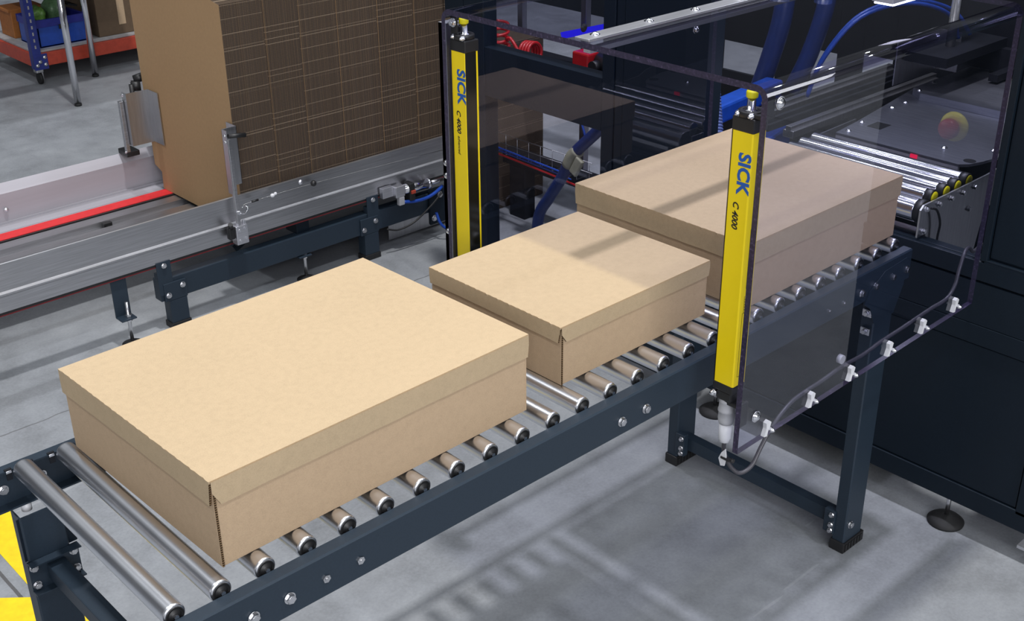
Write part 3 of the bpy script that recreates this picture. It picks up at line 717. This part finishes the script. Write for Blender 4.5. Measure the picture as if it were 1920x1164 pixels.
q_ = MB(); q_.obox((4.08, 2.72, -.03), (.012, .24, .018), Matrix.Rotation(-.30, 3, 'X'), 0); tag(obj('light_strip', q_, 'led_blue', base=(4.08, 2.7, -.05)), 'glowing blue light strip behind the tunnel roof', 'lamp')
# red coiled air hoses
def coil(p, ax, r, turns, length, tr, tail=None):
    p, d = Vector(p), Vector(ax).normalized(); u = d.orthogonal().normalized(); v = d.cross(u)
    P = [p+d*(length*k/(turns*14))+(u*math.cos(2*math.pi*k/14)+v*math.sin(2*math.pi*k/14))*r for k in range(turns*14+1)]
    return P+(tail or [])
P = coil((3.5, 2.835, .10), (0, -.05, -1), .050, 5, .18, .008)
q_ = MB().tube(P, .0085, 8, smooth=2)
tag(obj('coiled_hose', q_, 'red', base=(3.5, 2.835, -.1)), 'red coiled air hose hanging at the left of the upper window', 'hose')
P = [Vector((3.5, 2.775, .01)), Vector((3.5, 2.745, .02)), Vector((3.5, 2.70, -.02)), Vector((3.5, 2.665, -.06))]+coil((3.5, 2.64, -.03), (0, -1, .1), .050, 4, .08, .008)
q_ = MB().tube(P, .0085, 8, smooth=2)
tag(obj('coiled_hose', q_, 'red', base=(3.5, 2.6, -.08)), 'second red coiled air hose lying right of the first', 'hose')
mt = thing('drive_motor', 'red and black drive motor behind the upper machine window', 'motor', (4.0, 2.64, -.25))
q_ = MB(); q_.box(3.96, 4.14, 2.64, 2.76, -.25, -.13, .01); obj('gearbox', q_, 'red', mt)
q_ = MB(); q_.cyl((4.05, 2.635, -.185), (4.05, 2.50, -.185), .055, 22); q_.cyl((3.96, 2.61, -.19), (4.0, 2.61, -.19), .03, 18); obj('motor_body', q_, 'black', mt)
q_ = MB(); q_.box(3.9, 4.2, 2.45, 3.3, -.32, -.255, .003); tag(obj('support_beam', q_, 'dark', base=(4.05, 2.9, -.32)), 'dark support beam carrying the red motor', 'beam')
# lower window: hoses, wire tray
vh = thing('suction_hose', 'thick dark blue suction hose wrapped with cream tape behind the lower window', 'hose', (3.6, 2.4, -1.07))
hp = [(3.5, 1.98, -.10), (3.5, 2.086, -.278), (3.5, 2.29, -.484), (3.5, 2.363, -.616), (3.5, 2.458, -.758), (3.5, 2.53, -.867), (3.5, 2.56, -1.03)]
obj('hose', MB().tube(hp, .030, 16), 'blue_dark', vh)
obj('tape_wrap', MB().tube([(3.5, 2.255, -.455), (3.5, 2.295, -.492), (3.5, 2.325, -.550)], .034, 16, smooth=3), 'tape', vh)
q_ = MB(); q_.obox((3.48, 2.245, -.53), (.012, .025, .05), Matrix.Rotation(.5, 3, 'X'), .006); obj('tape_end', q_, 'tape', vh)
q_ = MB().tube([(3.5, 2.245, -.25), (3.5, 2.235, -.31), (3.5, 2.215, -.36), (3.5, 2.211, -.40)], .006, 8); tag(obj('air_hose', q_, 'blue', base=(3.4, 2.05, -.32)), 'short thin blue hose beside the thick suction hose', 'hose')
q_ = MB().tube([(3.6, 3.05, -.665), (3.6, 2.75, -.675), (3.6, 2.5, -.685), (3.6, 2.28, -.70)], .006, 8); tag(obj('air_hose', q_, 'red', base=(3.6, 2.6, -.7)), 'straight red air hose along the wire tray', 'hose')
q_ = MB().tube([(3.6, 3.05, -.63), (3.6, 2.75, -.64), (3.6, 2.58, -.645), (3.6, 2.45, -.65)], .006, 8); q_.tube([(3.6, 3.05, -.645), (3.6, 2.7, -.657), (3.6, 2.5, -.665), (3.6, 2.4, -.67)], .004, 8); tag(obj('air_hose', q_, 'blue', base=(3.6, 2.6, -.66)), 'pair of bright blue hoses above the red hose', 'hose')
wt = MB()
for dz in (0, .06):
    wt.tube([(3.65, 3.05, -.625+dz*.9), (3.65, 2.3, -.625+dz*.9)], .0022, 6, smooth=0)
for k in range(9):
    y = 3.04-.09*k; z = -.625; wt.tube([(3.65, y, z+.056), (3.65, y, z-.06), (3.71, y, z-.06)], .0018, 6, smooth=0)
tag(obj('cable_tray', wt, 'wire', base=(3.6, 2.6, -.6)), 'thin wire mesh cable tray behind the lower window', 'cable tray')
q_ = MB(); q_.box(3.74, 3.82, 1.4, 3.08, -.78, -.70, .004); q_.box(3.74, 3.82, 1.42, 1.52, -1.08, -.78); q_.box(3.74, 3.82, 2.9, 3.02, -1.08, -.78); tag(obj('frame_beam', q_, 'dark', base=(3.76, 2.2, -1.08)), 'low dark frame beam behind the lower machine window', 'beam')

# ------------------------------------------------------------------ blank magazine conveyor
mg = thing('magazine_conveyor', 'low belt conveyor with aluminium side rails and dark legs carrying the cardboard blanks', 'conveyor', (2.2, 3.4, -1.08))
X0, X1 = -.5, 3.62
q_ = MB()
q_.prism([(3.072, -.530), (3.078, -.528), (3.088, -.530), (3.088, -.652), (3.092, -.656), (3.092, -.740), (3.068, -.740), (3.068, -.672), (3.058, -.664), (3.058, -.656), (3.072, -.650)], 'x', X0, 3.36)
nr = obj('guide_rail', q_, 'alu', mg)
q_ = MB(); q_.box(X0, 3.36, 3.070, 3.090, -.752, -.7405); obj('return_belt', q_, 'black', mg)
q_ = MB(); q_.box(X0, 3.36, 3.069, 3.091, -.757, -.7525); obj('return_belt', q_, 'red_dark', mg, label='thin red edge of the return belt')
q_ = MB(); q_.prism([(3.99, -.715), (4.0, -.715), (4.0, -.575), (4.03, -.530), (4.035, -.535), (4.006, -.580), (4.006, -.74), (3.90, -.74), (3.90, -.725), (3.99, -.725)], 'x', X0, X1); obj('guide_rail', q_, 'alu_matte', mg)
q_ = MB(); q_.box(X0, X1, 3.885, 3.975, -.745, -.728, .002); obj('slide_strip', q_, 'alu_matte', mg)
q_ = MB(); q_.box(X0, X1, 3.797, 3.878, -.732, -.7215); obj('belt', q_, 'red_belt', mg)
q_ = MB(); q_.box(X0, X1, 3.782, 3.796, -.740, -.724); obj('belt_teeth', q_, 'black', mg)
q_ = MB(); q_.prism([(3.775, -.728), (3.70, -.728), (3.695, -.76), (3.64, -.76), (3.635, -.735), (3.55, -.735), (3.55, -.80), (3.775, -.80)], 'x', X0, X1); obj('support_profile', q_, 'alu', mg)
for x in (.75, 1.3, .3, -.2):
    for z, y in ((-.655, 3.99),):
        q_ = MB(); q_.dome((x, y, z), (0, -1, 0), .010); obj('screw', q_, 'alu_light', mg)
q_ = MB(); q_.box(1.63, 1.675, 3.655, 3.68, -.772, -.725, .003); q_.hexbolt((1.652, 3.655, -.745), (0, -1, 0), .009); obj('stop_clip', q_, 'black', mg)
# subframe
q_ = MB(); q_.box(1.595, 3.34, 3.07, 3.13, -.932, -.826, .003); q_.box(1.60, 3.3, 3.75, 3.81, -.932, -.83, .003)
obj('frame_beam', q_, 'navy', mg)
for x in (1.61, 2.80):
    q_ = MB(); q_.box(x-.02, x+.052, 3.064, 3.069, -.90, -.735, .001); q_.box(x-.02, x+.052, 3.069, 3.10, -.826, -.79, .002); q_.hexbolt((x+.018, 3.064, -.755), (0, -1, 0), .010, mi=1); obj('rail_bracket', q_, ['navy', 'bolt'], mg)
for x in (1.62, 2.74):
    q_ = MB(); q_.box(x-.01, x+.105, 3.060, 3.070, -.935, -.845, .003); q_.box(x+.01, x+.10, 3.07, 3.12, -1.05, -.93, .003); q_.box(x+.01, x+.10, 3.06, 3.072, -1.05, -.9355, .002); lg = obj('leg', q_, 'navy', mg)
    q_ = MB(); q_.box(x+.005, x+.105, 3.055, 3.125, -1.08, -1.05, .003); obj('foot', q_, 'black', lg)
    for bx, bz in ((x+.010, -.905), (x+.085, -.872)): 
        q_ = MB(); q_.hexbolt((bx, 3.060, bz), (0, -1, 0), .011); obj('bolt', q_, 'bolt', mg)
for (x, y) in ((1.385, 3.085), (2.36, 3.12)):
    q_ = MB(); q_.box(x-.012, x+.062, y-.004, y+.004, -.945, -.758 if x < 2 else -.835, .002); q_.box(x-.012, x+.062, y-.060, y+.004, -.945, -.937, .003)
    fb = obj('foot_bracket', q_, 'navy', mg)
    q_ = MB(); q_.cyl((x+.034, y-.032, -1.07), (x+.034, y-.032, -.862), .0085, 14); q_.cyl((x+.034, y-.032, -.936), (x+.034, y-.032, -.925), .016, 6, sm=False); q_.cyl((x+.034, y-.032, -.957), (x+.034, y-.032, -.946), .016, 6, sm=False); obj('threaded_rod', q_, 'bolt', fb)
    q_ = MB(); q_.lathe((x+.034, y-.032, -1.08), (0, 0, 1), [(0, .048), (.008, .048), (.016, .030), (.022, .014)], 24); obj('foot_pad', q_, 'rubber', fb)
q_ = MB(); q_.box(2.37, 2.445, 3.10, 3.20, -.83, -.745, .003); obj('rail_bracket', q_, 'navy_deep', mg)
q_ = MB(); q_.obox((2.18, 3.25, -.82), (.10, .01, .022), Matrix.Rotation(-.5, 3, 'Y'), .002); obj('diagonal_brace', q_, 'navy_deep', mg)
# end plate with two bolts
q_ = MB(); q_.box(3.18, 3.30, 3.045, 3.069, -1.0, -.80, .01); q_.hexbolt((3.25, 3.045, -.835), (0, -1, 0), .014, mi=1); q_.hexbolt((3.205, 3.045, -.96), (0, -1, 0), .014, mi=1); obj('end_plate', q_, ['navy_deep', 'bolt'], mg)
q_ = MB(); q_.box(2.98, 3.5, 3.16, 3.17, -1.06, -.86, .002); tag(obj('cover_plate', q_, 'stainless', base=(3.2, 3.165, -1.06)), 'plain grey sheet cover under the end of the magazine conveyor', 'cover')
# pneumatic cylinder at the rail end
cy = thing('air_cylinder', 'small silver pneumatic cylinder with orange clip and blue hose under the magazine rail', 'pneumatic cylinder', (3.05, 3.03, -.79))
q_ = MB(); q_.box(2.93, 2.99, 3.01, 3.055, -.765, -.705, .004); q_.box(2.86, 2.93, 3.03, 3.06, -.755, -.70, .002); obj('mount_block', q_, 'alu_light', cy)
q_ = MB(); q_.cyl((2.99, 3.032, -.735), (3.15, 3.032, -.745), .026, 18); q_.cyl((3.15, 3.032, -.745), (3.165, 3.032, -.746), .03, 18); obj('barrel', q_, 'chrome', cy)
q_ = MB(); q_.cyl((3.165, 3.032, -.746), (3.26, 3.032, -.75), .012, 14); obj('piston_rod', q_, 'bolt', cy)
q_ = MB(); q_.box(3.015, 3.05, 3.0, 3.06, -.80, -.705, .006); obj('band', q_, 'black', cy)
q_ = MB(); q_.box(3.020, 3.048, 2.993, 3.006, -.76, -.742, .002); obj('clip', q_, 'orange', cy)
q_ = MB().tube([(2.985, 3.02, -.80), (3.06, 3.01, -.812), (3.14, 3.01, -.812), (3.21, 3.02, -.80), (3.26, 3.04, -.79)], .0095, 10); obj('hose', q_, 'blue', cy)
q_ = MB(); q_.box(2.950, 2.985, 3.01, 3.035, -.812, -.765, .004); obj('fitting', q_, 'greyplug', cy)
q_ = MB().tube([(2.88, 3.04, -.93), (2.95, 3.03, -.95), (3.05, 3.02, -.93), (3.15, 3.0, -.86), (3.22, 2.99, -.80)], .005, 8); tag(obj('air_line', q_, 'black', base=(3.0, 3.03, -.95)), 'thin black line sagging from the magazine leg towards the guard', 'hose')
q_ = MB().tube([(3.20, 3.02, -.92), (3.21, 3.0, -.98), (3.25, 2.98, -1.02), (3.32, 2.98, -1.03), (3.40, 3.0, -1.01)], .008, 8); tag(obj('air_line', q_, 'blue', base=(3.2, 3.0, -1.03)), 'blue hose curving down beside the clear guard edge', 'hose')

# upright guides that hold the blanks
gd = thing('blank_guide', 'upright steel guide with black lever clamped to the near magazine rail', 'guide bracket', (2.04, 3.05, -.75))
q_ = MB(); q_.prism([(1.992, 3.088), (2.076, 3.088), (2.076, 3.106), (2.080, 3.106), (2.080, 3.084), (1.996, 3.084), (1.996, 3.050), (2.035, 3.050), (2.035, 3.046), (1.992, 3.046)][::-1], 'z', -.49, -.188); 
q_ = MB(); q_.box(2.072, 2.0755, 3.06, 3.145, -.47, -.19, .001); q_.box(2.000, 2.0755, 3.06, 3.0635, -.47, -.19, .001); q_.box(2.000, 2.0035, 3.022, 3.0635, -.50, -.19, .001)
obj('guide_plate', q_, 'stainless', gd)
q_ = MB(); q_.box(2.0038, 2.022, 3.020, 3.040, -.66, -.235, .002); obj('square_post', q_, 'alu', gd)
q_ = MB(); q_.cyl((2.006, 3.018, -.215), (2.09, 3.010, -.225), .0105, 16); obj('lever', q_, 'black', gd)
for z in (-.215, -.245):
    q_ = MB(); q_.dome((1.999, 3.034, z), (-1, 0, 0), .007); obj('screw', q_, 'chrome', gd)
q_ = MB(); q_.box(1.985, 2.048, 3.008, 3.055, -.745, -.652, .003); q_.box(2.030, 2.045, 3.015, 3.03, -.652, -.632, .002); bl = obj('clamp_block', q_, 'alu_light', gd)
for x, z in ((2.002, -.675), (2.032, -.668), (2.002, -.725), (2.032, -.718)):
    q_ = MB(); q_.cyl((x, 3.008, z), (x, 3.005, z), .007, 12); obj('screw', q_, 'chrome', bl)
q_ = MB(); q_.box(1.955, 1.985, 3.02, 3.05, -.715, -.655, .006); q_.cyl((1.97, 3.03, -.66), (1.965, 3.02, -.635), .012, 12); obj('clamp_knob', q_, 'black', gd)
q_ = MB(); q_.cyl((2.01, 3.0, -.585), (2.01, 3.025, -.585), .010, 12); q_.tube([(2.012, 3.0, -.585), (2.035, 2.995, -.592), (2.055, 3.0, -.575), (2.05, 3.01, -.562), (2.03, 3.01, -.565)], .003, 6); obj('eye_hook', q_, 'chrome', gd)
q_ = MB(); q_.box(1.993, 2.04, 3.03, 3.055, -.757, -.745); obj('slide_shoe', q_, 'black', gd)
gl = thing('blank_guide', 'broad folded steel guide holding the far edge of the cardboard blanks', 'guide bracket', (2.03, 4.0, -.53))
q_ = MB()
q_.prism([(2.074, 3.80), (2.078, 3.80), (2.078, 3.902), (1.959, 3.902), (1.959, 3.945), (1.955, 3.945), (1.955, 3.898), (2.074, 3.898)], 'z', -.465, -.192); obj('folded_plate', q_, 'stainless', gl)
q_ = MB(); q_.box(1.932, 1.952, 3.93, 3.955, -.50, -.235, .002); obj('square_post', q_, 'alu', gl)
q_ = MB(); q_.dome((1.955, 3.935, -.205), (-1, 0, 0), .008); q_.dome((1.932, 3.94, -.50), (-1, 0, 0), .007); obj('screw', q_, 'chrome', gl)
q_ = MB(); q_.cyl((2.07, 4.02, -.165), (2.11, 3.995, -.15), .022, 16); q_.cyl((2.05, 4.02, -.195), (2.09, 4.0, -.195), .028, 18); q_.cyl((2.049, 4.02, -.195), (2.046, 4.022, -.195), .020, 16, mi=1); q_.cyl((2.04, 4.0, -.34), (2.04, 4.0, -.18), .012, 10); obj('clamp_lever', q_, ['black', 'bolt'], gl)
q_ = MB(); q_.box(1.93, 2.0, 3.93, 4.03, -.527, -.50, .003); obj('clamp_block', q_, 'black', gl)
# pull cord
wr = thing('pull_cord', 'thin steel pull cord with black ball running along the near magazine rail', 'cord', (2.5, 3.05, -.6))
obj('cord', MB().tube([(2.05, 3.03, -.566), (2.10, 3.035, -.562), (2.46, 3.04, -.563), (3.30, 3.045, -.592)], .0016, 6, smooth=3), 'wire', wr)
obj('ball_stop', MB().sphere((2.452, 3.04, -.563), .0155), 'black', wr)
q_ = MB(); q_.cyl((2.10, 3.035, -.562), (2.135, 3.036, -.562), .0055, 10); obj('sleeve', q_, 'black', wr)
q_ = MB(); q_.sphere((2.215, 3.037, -.562), .011, sc_=(1.1, .9, .9)); q_.sphere((2.232, 3.037, -.557), .008); obj('cord_clamp', q_, 'white', wr)
q_ = MB(); q_.dome((2.40, 3.0712, -.552), (0, -1, 0), .011); obj('guide_screw', q_, 'alu_light', wr)

# ------------------------------------------------------------------ cardboard blanks: 298 standing sheets, then the hidden rest
outline = [(3.105, -.7205), (3.89, -.7205), (3.884, -.628), (3.951, -.603), (3.985, .90), (3.172, .90), (3.172, .362), (3.105, .350)]
def sheet(edge):
    q = MB(); q.prism(outline, 'x', 0, .0041, mi=1, cap_mi=0); bm = q.bm
    bmesh.ops.recalc_face_normals(bm, faces=bm.faces[:])
    bmesh.ops.translate(bm, verts=bm.verts[:], vec=(0, -3.5, .7205))
    me = bpy.data.meshes.new('cardboard_blank'); bm.to_mesh(me); bm.free()
    me.materials.append(M['card_blank']); me.materials.append(M[edge]); return me
SA, SB = sheet('edgeA'), sheet('edgeB')
cuts = [(2.085, 'A'), (2.30, 'B'), (2.487, 'A'), (2.70, 'A'), (2.94, 'B'), (3.166, 'A')]
for i in range(298):
    x = 2.0825+i*.0043
    pat = [p for a, p in cuts if x >= a-.004][-1]
    seam = any(abs(x-a) < .0045 for a, p in cuts[1:])
    o = bpy.data.objects.new('cardboard_blank', SA if pat == 'A' else SB); COL.objects.link(o)
    o.location = (x, 3.5+(.004 if seam else random.uniform(-.0006, .0006)), -.7205+ZO)
    if pat == 'A' and x > 2.69: o.location.z += 0
    if i == 0: tag(o, 'front cardboard blank showing its broad brown face at the left end of the stack', 'cardboard sheet', 'upright blanks in the magazine')
    else: tag(o, 'flat cardboard blank standing on edge, only its dark fluted edge showing in the packed row', 'cardboard sheet', 'upright blanks in the magazine')
q_ = MB(); q_.prism(outline, 'x', 3.372, 3.58, mi=0)
o = tag(obj('cardboard_blanks', q_, 'edgeA', base=(3.47, 3.5, -.7205)), 'rest of the packed cardboard blanks farther back behind the machine post', 'cardboard sheets', kind='stuff')

q_ = MB(); q_.box(3.74, 4.1, 3.12, 3.6, -1.079, -.13, .004); tag(obj('cardboard_bundle', q_, 'edgeA', base=(3.87, 3.36, -1.079)), 'lower bundle of cardboard blanks seen through the lower machine window', 'cardboard bundle')
# ------------------------------------------------------------------ back left: trolley, crate, table
tr = thing('trolley', 'shelf trolley with blue uprights, red orange deck edge and castors in the back left', 'trolley', (3.4, 7.8, -1.08))
TX0, TX1, TY0, TY1 = 2.95, 4.45, 7.54, 8.40
q_ = MB(); q_.box(TX0, TX1, TY0, TY1, -.842, -.826, .002); obj('deck', q_, 'shelf_grey', tr)
q_ = MB(); q_.box(TX0, TX1, TY0-.02, TY0+.02, -.945, -.843, .003); q_.box(TX0-.02, TX0+.02, TY0+.02, TY1, -.945, -.843, .003); q_.box(TX0, TX1, TY1-.02, TY1+.02, -.945, -.843, .003); obj('deck_frame', q_, 'orange', tr)
q_ = MB(); q_.box(TX0+.045, TX1, TY0+.01, TY1, -.40, -.385, .002); obj('upper_deck', q_, 'shelf_grey', tr)
for (x, y) in ((TX0-.02, TY0-.025), (TX1, TY0-.025), (TX0-.02, TY1), (TX1, TY1)):
    q_ = MB(); q_.box(x-.004, x+.062, y-.004, y+.004, -.96, .55, .001); q_.box(x-.004, x+.004, y, y+.062, -.96, .55, .001); q_.box(x-.006, x+.105, y-.008, y-.003, -.965, -.845, .002)
    for k in range(28): q_.box(x+.022, x+.034, y-.0048, y-.0038, -.80+k*.05, -.775+k*.05, mi=1)
    for bx, bz in ((x+.02, -.93), (x+.085, -.93), (x+.085, -.875), (x+.045, -.905)): q_.dome((bx, y-.008, bz), (0, -1, 0), .013, mi=2)
    obj('upright', q_, ['rack_blue', 'shelf_grey', 'bolt'], tr)
    q_ = MB(); q_.cyl((x+.022, y+.03, -1.035), (x+.044, y+.03, -1.035), .045, 22, mi=0); q_.box(x+.005, x+.06, y+.0, y+.07, -.99, -.955, .006, mi=1); q_.box(x+.046, x+.058, y+.01, y+.05, -1.05, -.97, .003, mi=1); obj('castor', q_, ['rubber', 'stainless'], tr)
cr = thing('plastic_crate', 'blue plastic crate on the trolley deck behind the steel table leg', 'crate', (3.3, 7.75, -.826))
CX0, CX1, CY0, CY1 = 3.03, 3.42, 7.60, 7.95
q_ = MB()
for (a, b_, c_, d) in ((CX0, CX1, CY0, CY0+.012), (CX0, CX1, CY1-.012, CY1), (CX0, CX0+.012, CY0, CY1), (CX1-.012, CX1, CY0, CY1)): q_.box(a, b_, c_, d, -.8255, -.66, .002)
q_.box(CX0, CX1, CY0, CY1, -.8255, -.815); obj('crate_body', q_, 'blue', cr)
q_ = MB()
for (a, b_, c_, d) in ((CX0-.008, CX1+.008, CY0-.008, CY0+.014), (CX0-.008, CX1+.008, CY1-.014, CY1+.008), (CX0-.008, CX0+.014, CY0, CY1), (CX1-.014, CX1+.008, CY0, CY1)): q_.box(a, b_, c_, d, -.672, -.612, .003)
obj('rim', q_, 'crate_dark', cr)
q_ = MB(); q_.box(CX0+.17, CX0+.25, CY0-.0095, CY0-.0075, -.700, -.665, .0005); obj('hand_hole', q_, 'black', cr)
def lumpy(p, s, seed):
    q = MB(); R_ = bmesh.ops.create_icosphere(q.bm, subdivisions=3, radius=1); rr = random.Random(seed)
    ph = [rr.uniform(0, 6) for _ in range(6)]
    for v in R_['verts']:
        k = 1+.12*math.sin(5*v.co.x+ph[0])+.10*math.sin(6*v.co.y+ph[1])+.1*math.sin(7*v.co.z+ph[2])
        v.co = Vector((p[0]+v.co.x*s[0]*k, p[1]+v.co.y*s[1]*k, p[2]+v.co.z*s[2]*k))
    for f in q.bm.faces: f.smooth = True
    return q
tag(obj('film_bag', lumpy((3.115, 7.76, -.63), (.062, .10, .10), 1), 'green', base=(3.165, 7.74, -.73)), 'crumpled bright green bag in the left half of the blue crate', 'bag')
tag(obj('film_bag', lumpy((3.26, 7.77, -.59), (.072, .10, .12), 2), 'dots', base=(3.335, 7.75, -.7)), 'dotted blue green bag bulging out of the blue crate', 'bag')
q_ = MB(); q_.obox((3.385, 7.80, -.56), (.04, .10, .006), Matrix.Rotation(.25, 3, 'Y'), .002); tag(obj('board', q_, 'dark', base=(3.44, 7.8, -.61)), 'thin dark board lying at the right end of the blue crate', 'board')
q_ = MB(); q_.box(3.02, 3.30, 8.05, 8.30, -.8255, -.60, .004); q_.box(3.0, 3.02, 8.05, 8.30, -.62, -.598, .002); tag(obj('carton', q_, 'orange_card', base=(3.15, 8.2, -.8255)), 'orange brown carton at the back left of the trolley', 'box')
q_ = MB(); q_.box(3.52, 4.35, 7.60, 8.2, -.8255, -.42, .004); q_.box(3.70, 3.76, 7.5985, 7.6001, -.75, -.45, mi=1); tag(obj('carton', q_, ['carton_shaded', 'card_in'], base=(3.9, 7.9, -.8255)), 'large brown carton on the trolley right of the blue crate', 'box')
tb = thing('work_table', 'table with round chrome legs in front of the trolley', 'table', (3.4, 7.1, -1.08))
q_ = MB(); q_.box(1.9, 3.6, 6.70, 7.475, .06, .10, .004); obj('table_top', q_, 'shelf_grey', tb)
for (x, y) in ((2.912, 6.787), (3.366, 7.445), (1.98, 6.787), (1.98, 7.445)):
    lg = obj('leg', MB().cyl((x, y, -1.062), (x, y, .06), .0245, 20), 'chrome', tb)
    obj('leg_cap', MB().cyl((x, y, -1.08), (x, y, -1.062), .026, 18), 'rubber', lg)

# ------------------------------------------------------------------ ceiling lamps (they light the hall)
LX, LY = (-4.05, 1.95, 7.95), (-5.5, .5, 6.5)
first = None
for ix, x in enumerate(LX):
    for iy, y in enumerate(LY):
        key = (ix == 1 and iy == 1)
        L = bpy.data.lights.new('high_bay_light', 'AREA'); L.shape = 'SQUARE'; L.size = .42 if key else .55
        L.energy = 1400 if key else {0: 150, 1: 400, 2: 300}[ix] if iy == 1 else {0: 300, 1: 500, 2: 300}[ix] if iy == 0 else {0: 420, 1: 380, 2: 130}[ix]
        L.color = (1.0, .985, .97) if key else (.93, .96, 1.0)
        o = bpy.data.objects.new('high_bay_light', L); COL.objects.link(o); o.location = (x, y, 10.6+ZO)
# large area light added behind the camera to brighten the box sides
L = bpy.data.lights.new('side_fill_light', 'AREA'); L.shape = 'RECTANGLE'; L.size = 14; L.size_y = 5; L.energy = 2950; L.color = (.96, .97, 1)
o = bpy.data.objects.new('side_fill_light', L); COL.objects.link(o); o.location = (-5, -12.5, 7.0)
o.rotation_euler = (Vector((1.3, .4, 1.0))-Vector(o.location)).to_track_quat('-Z', 'Y').to_euler()
# lamp bar inside the machine
L = bpy.data.lights.new('machine_lamp_light', 'AREA'); L.shape = 'RECTANGLE'; L.size = .48; L.size_y = .07; L.energy = 4; L.color = (.75, .75, 1)
o = bpy.data.objects.new('machine_lamp_light', L); COL.objects.link(o); o.location = (3.2, .36, .636+ZO)

# ------------------------------------------------------------------ world, camera, view
w = bpy.data.worlds.new('hall_ambience'); sc.world = w; w.use_nodes = True
w.node_tree.nodes['Background'].inputs[0].default_value = (.9, .95, 1, 1); w.node_tree.nodes['Background'].inputs[1].default_value = .6
cam = bpy.data.cameras.new('camera'); co = bpy.data.objects.new('camera', cam); COL.objects.link(co)
cam.sensor_fit = 'HORIZONTAL'; cam.sensor_width = 36; cam.lens = 2285.39*36/1920
cam.clip_start = .05
yaw, pit, rol = -.744477620, 1.10973029, -.00970091912
R = Matrix.Rotation(yaw, 4, 'Z') @ Matrix.Rotation(pit, 4, 'X') @ Matrix.Rotation(rol, 4, 'Z')
co.matrix_world = Matrix.Translation((-.648418, -1.750856, 1.525568+ZO)) @ R
sc.camera = co
sc.view_settings.view_transform = 'Standard'; sc.view_settings.look = 'None'; sc.view_settings.gamma = 1
sc.view_settings.exposure = -0.85
try: sc.view_settings.use_curve_mapping = False
except Exception: pass
cy_ = sc.cycles
cy_.use_denoising = True; cy_.max_bounces = 10; cy_.diffuse_bounces = 4; cy_.glossy_bounces = 5; cy_.transparent_max_bounces = 24
cy_.sample_clamp_indirect = 4; cy_.caustics_reflective = False; cy_.caustics_refractive = False
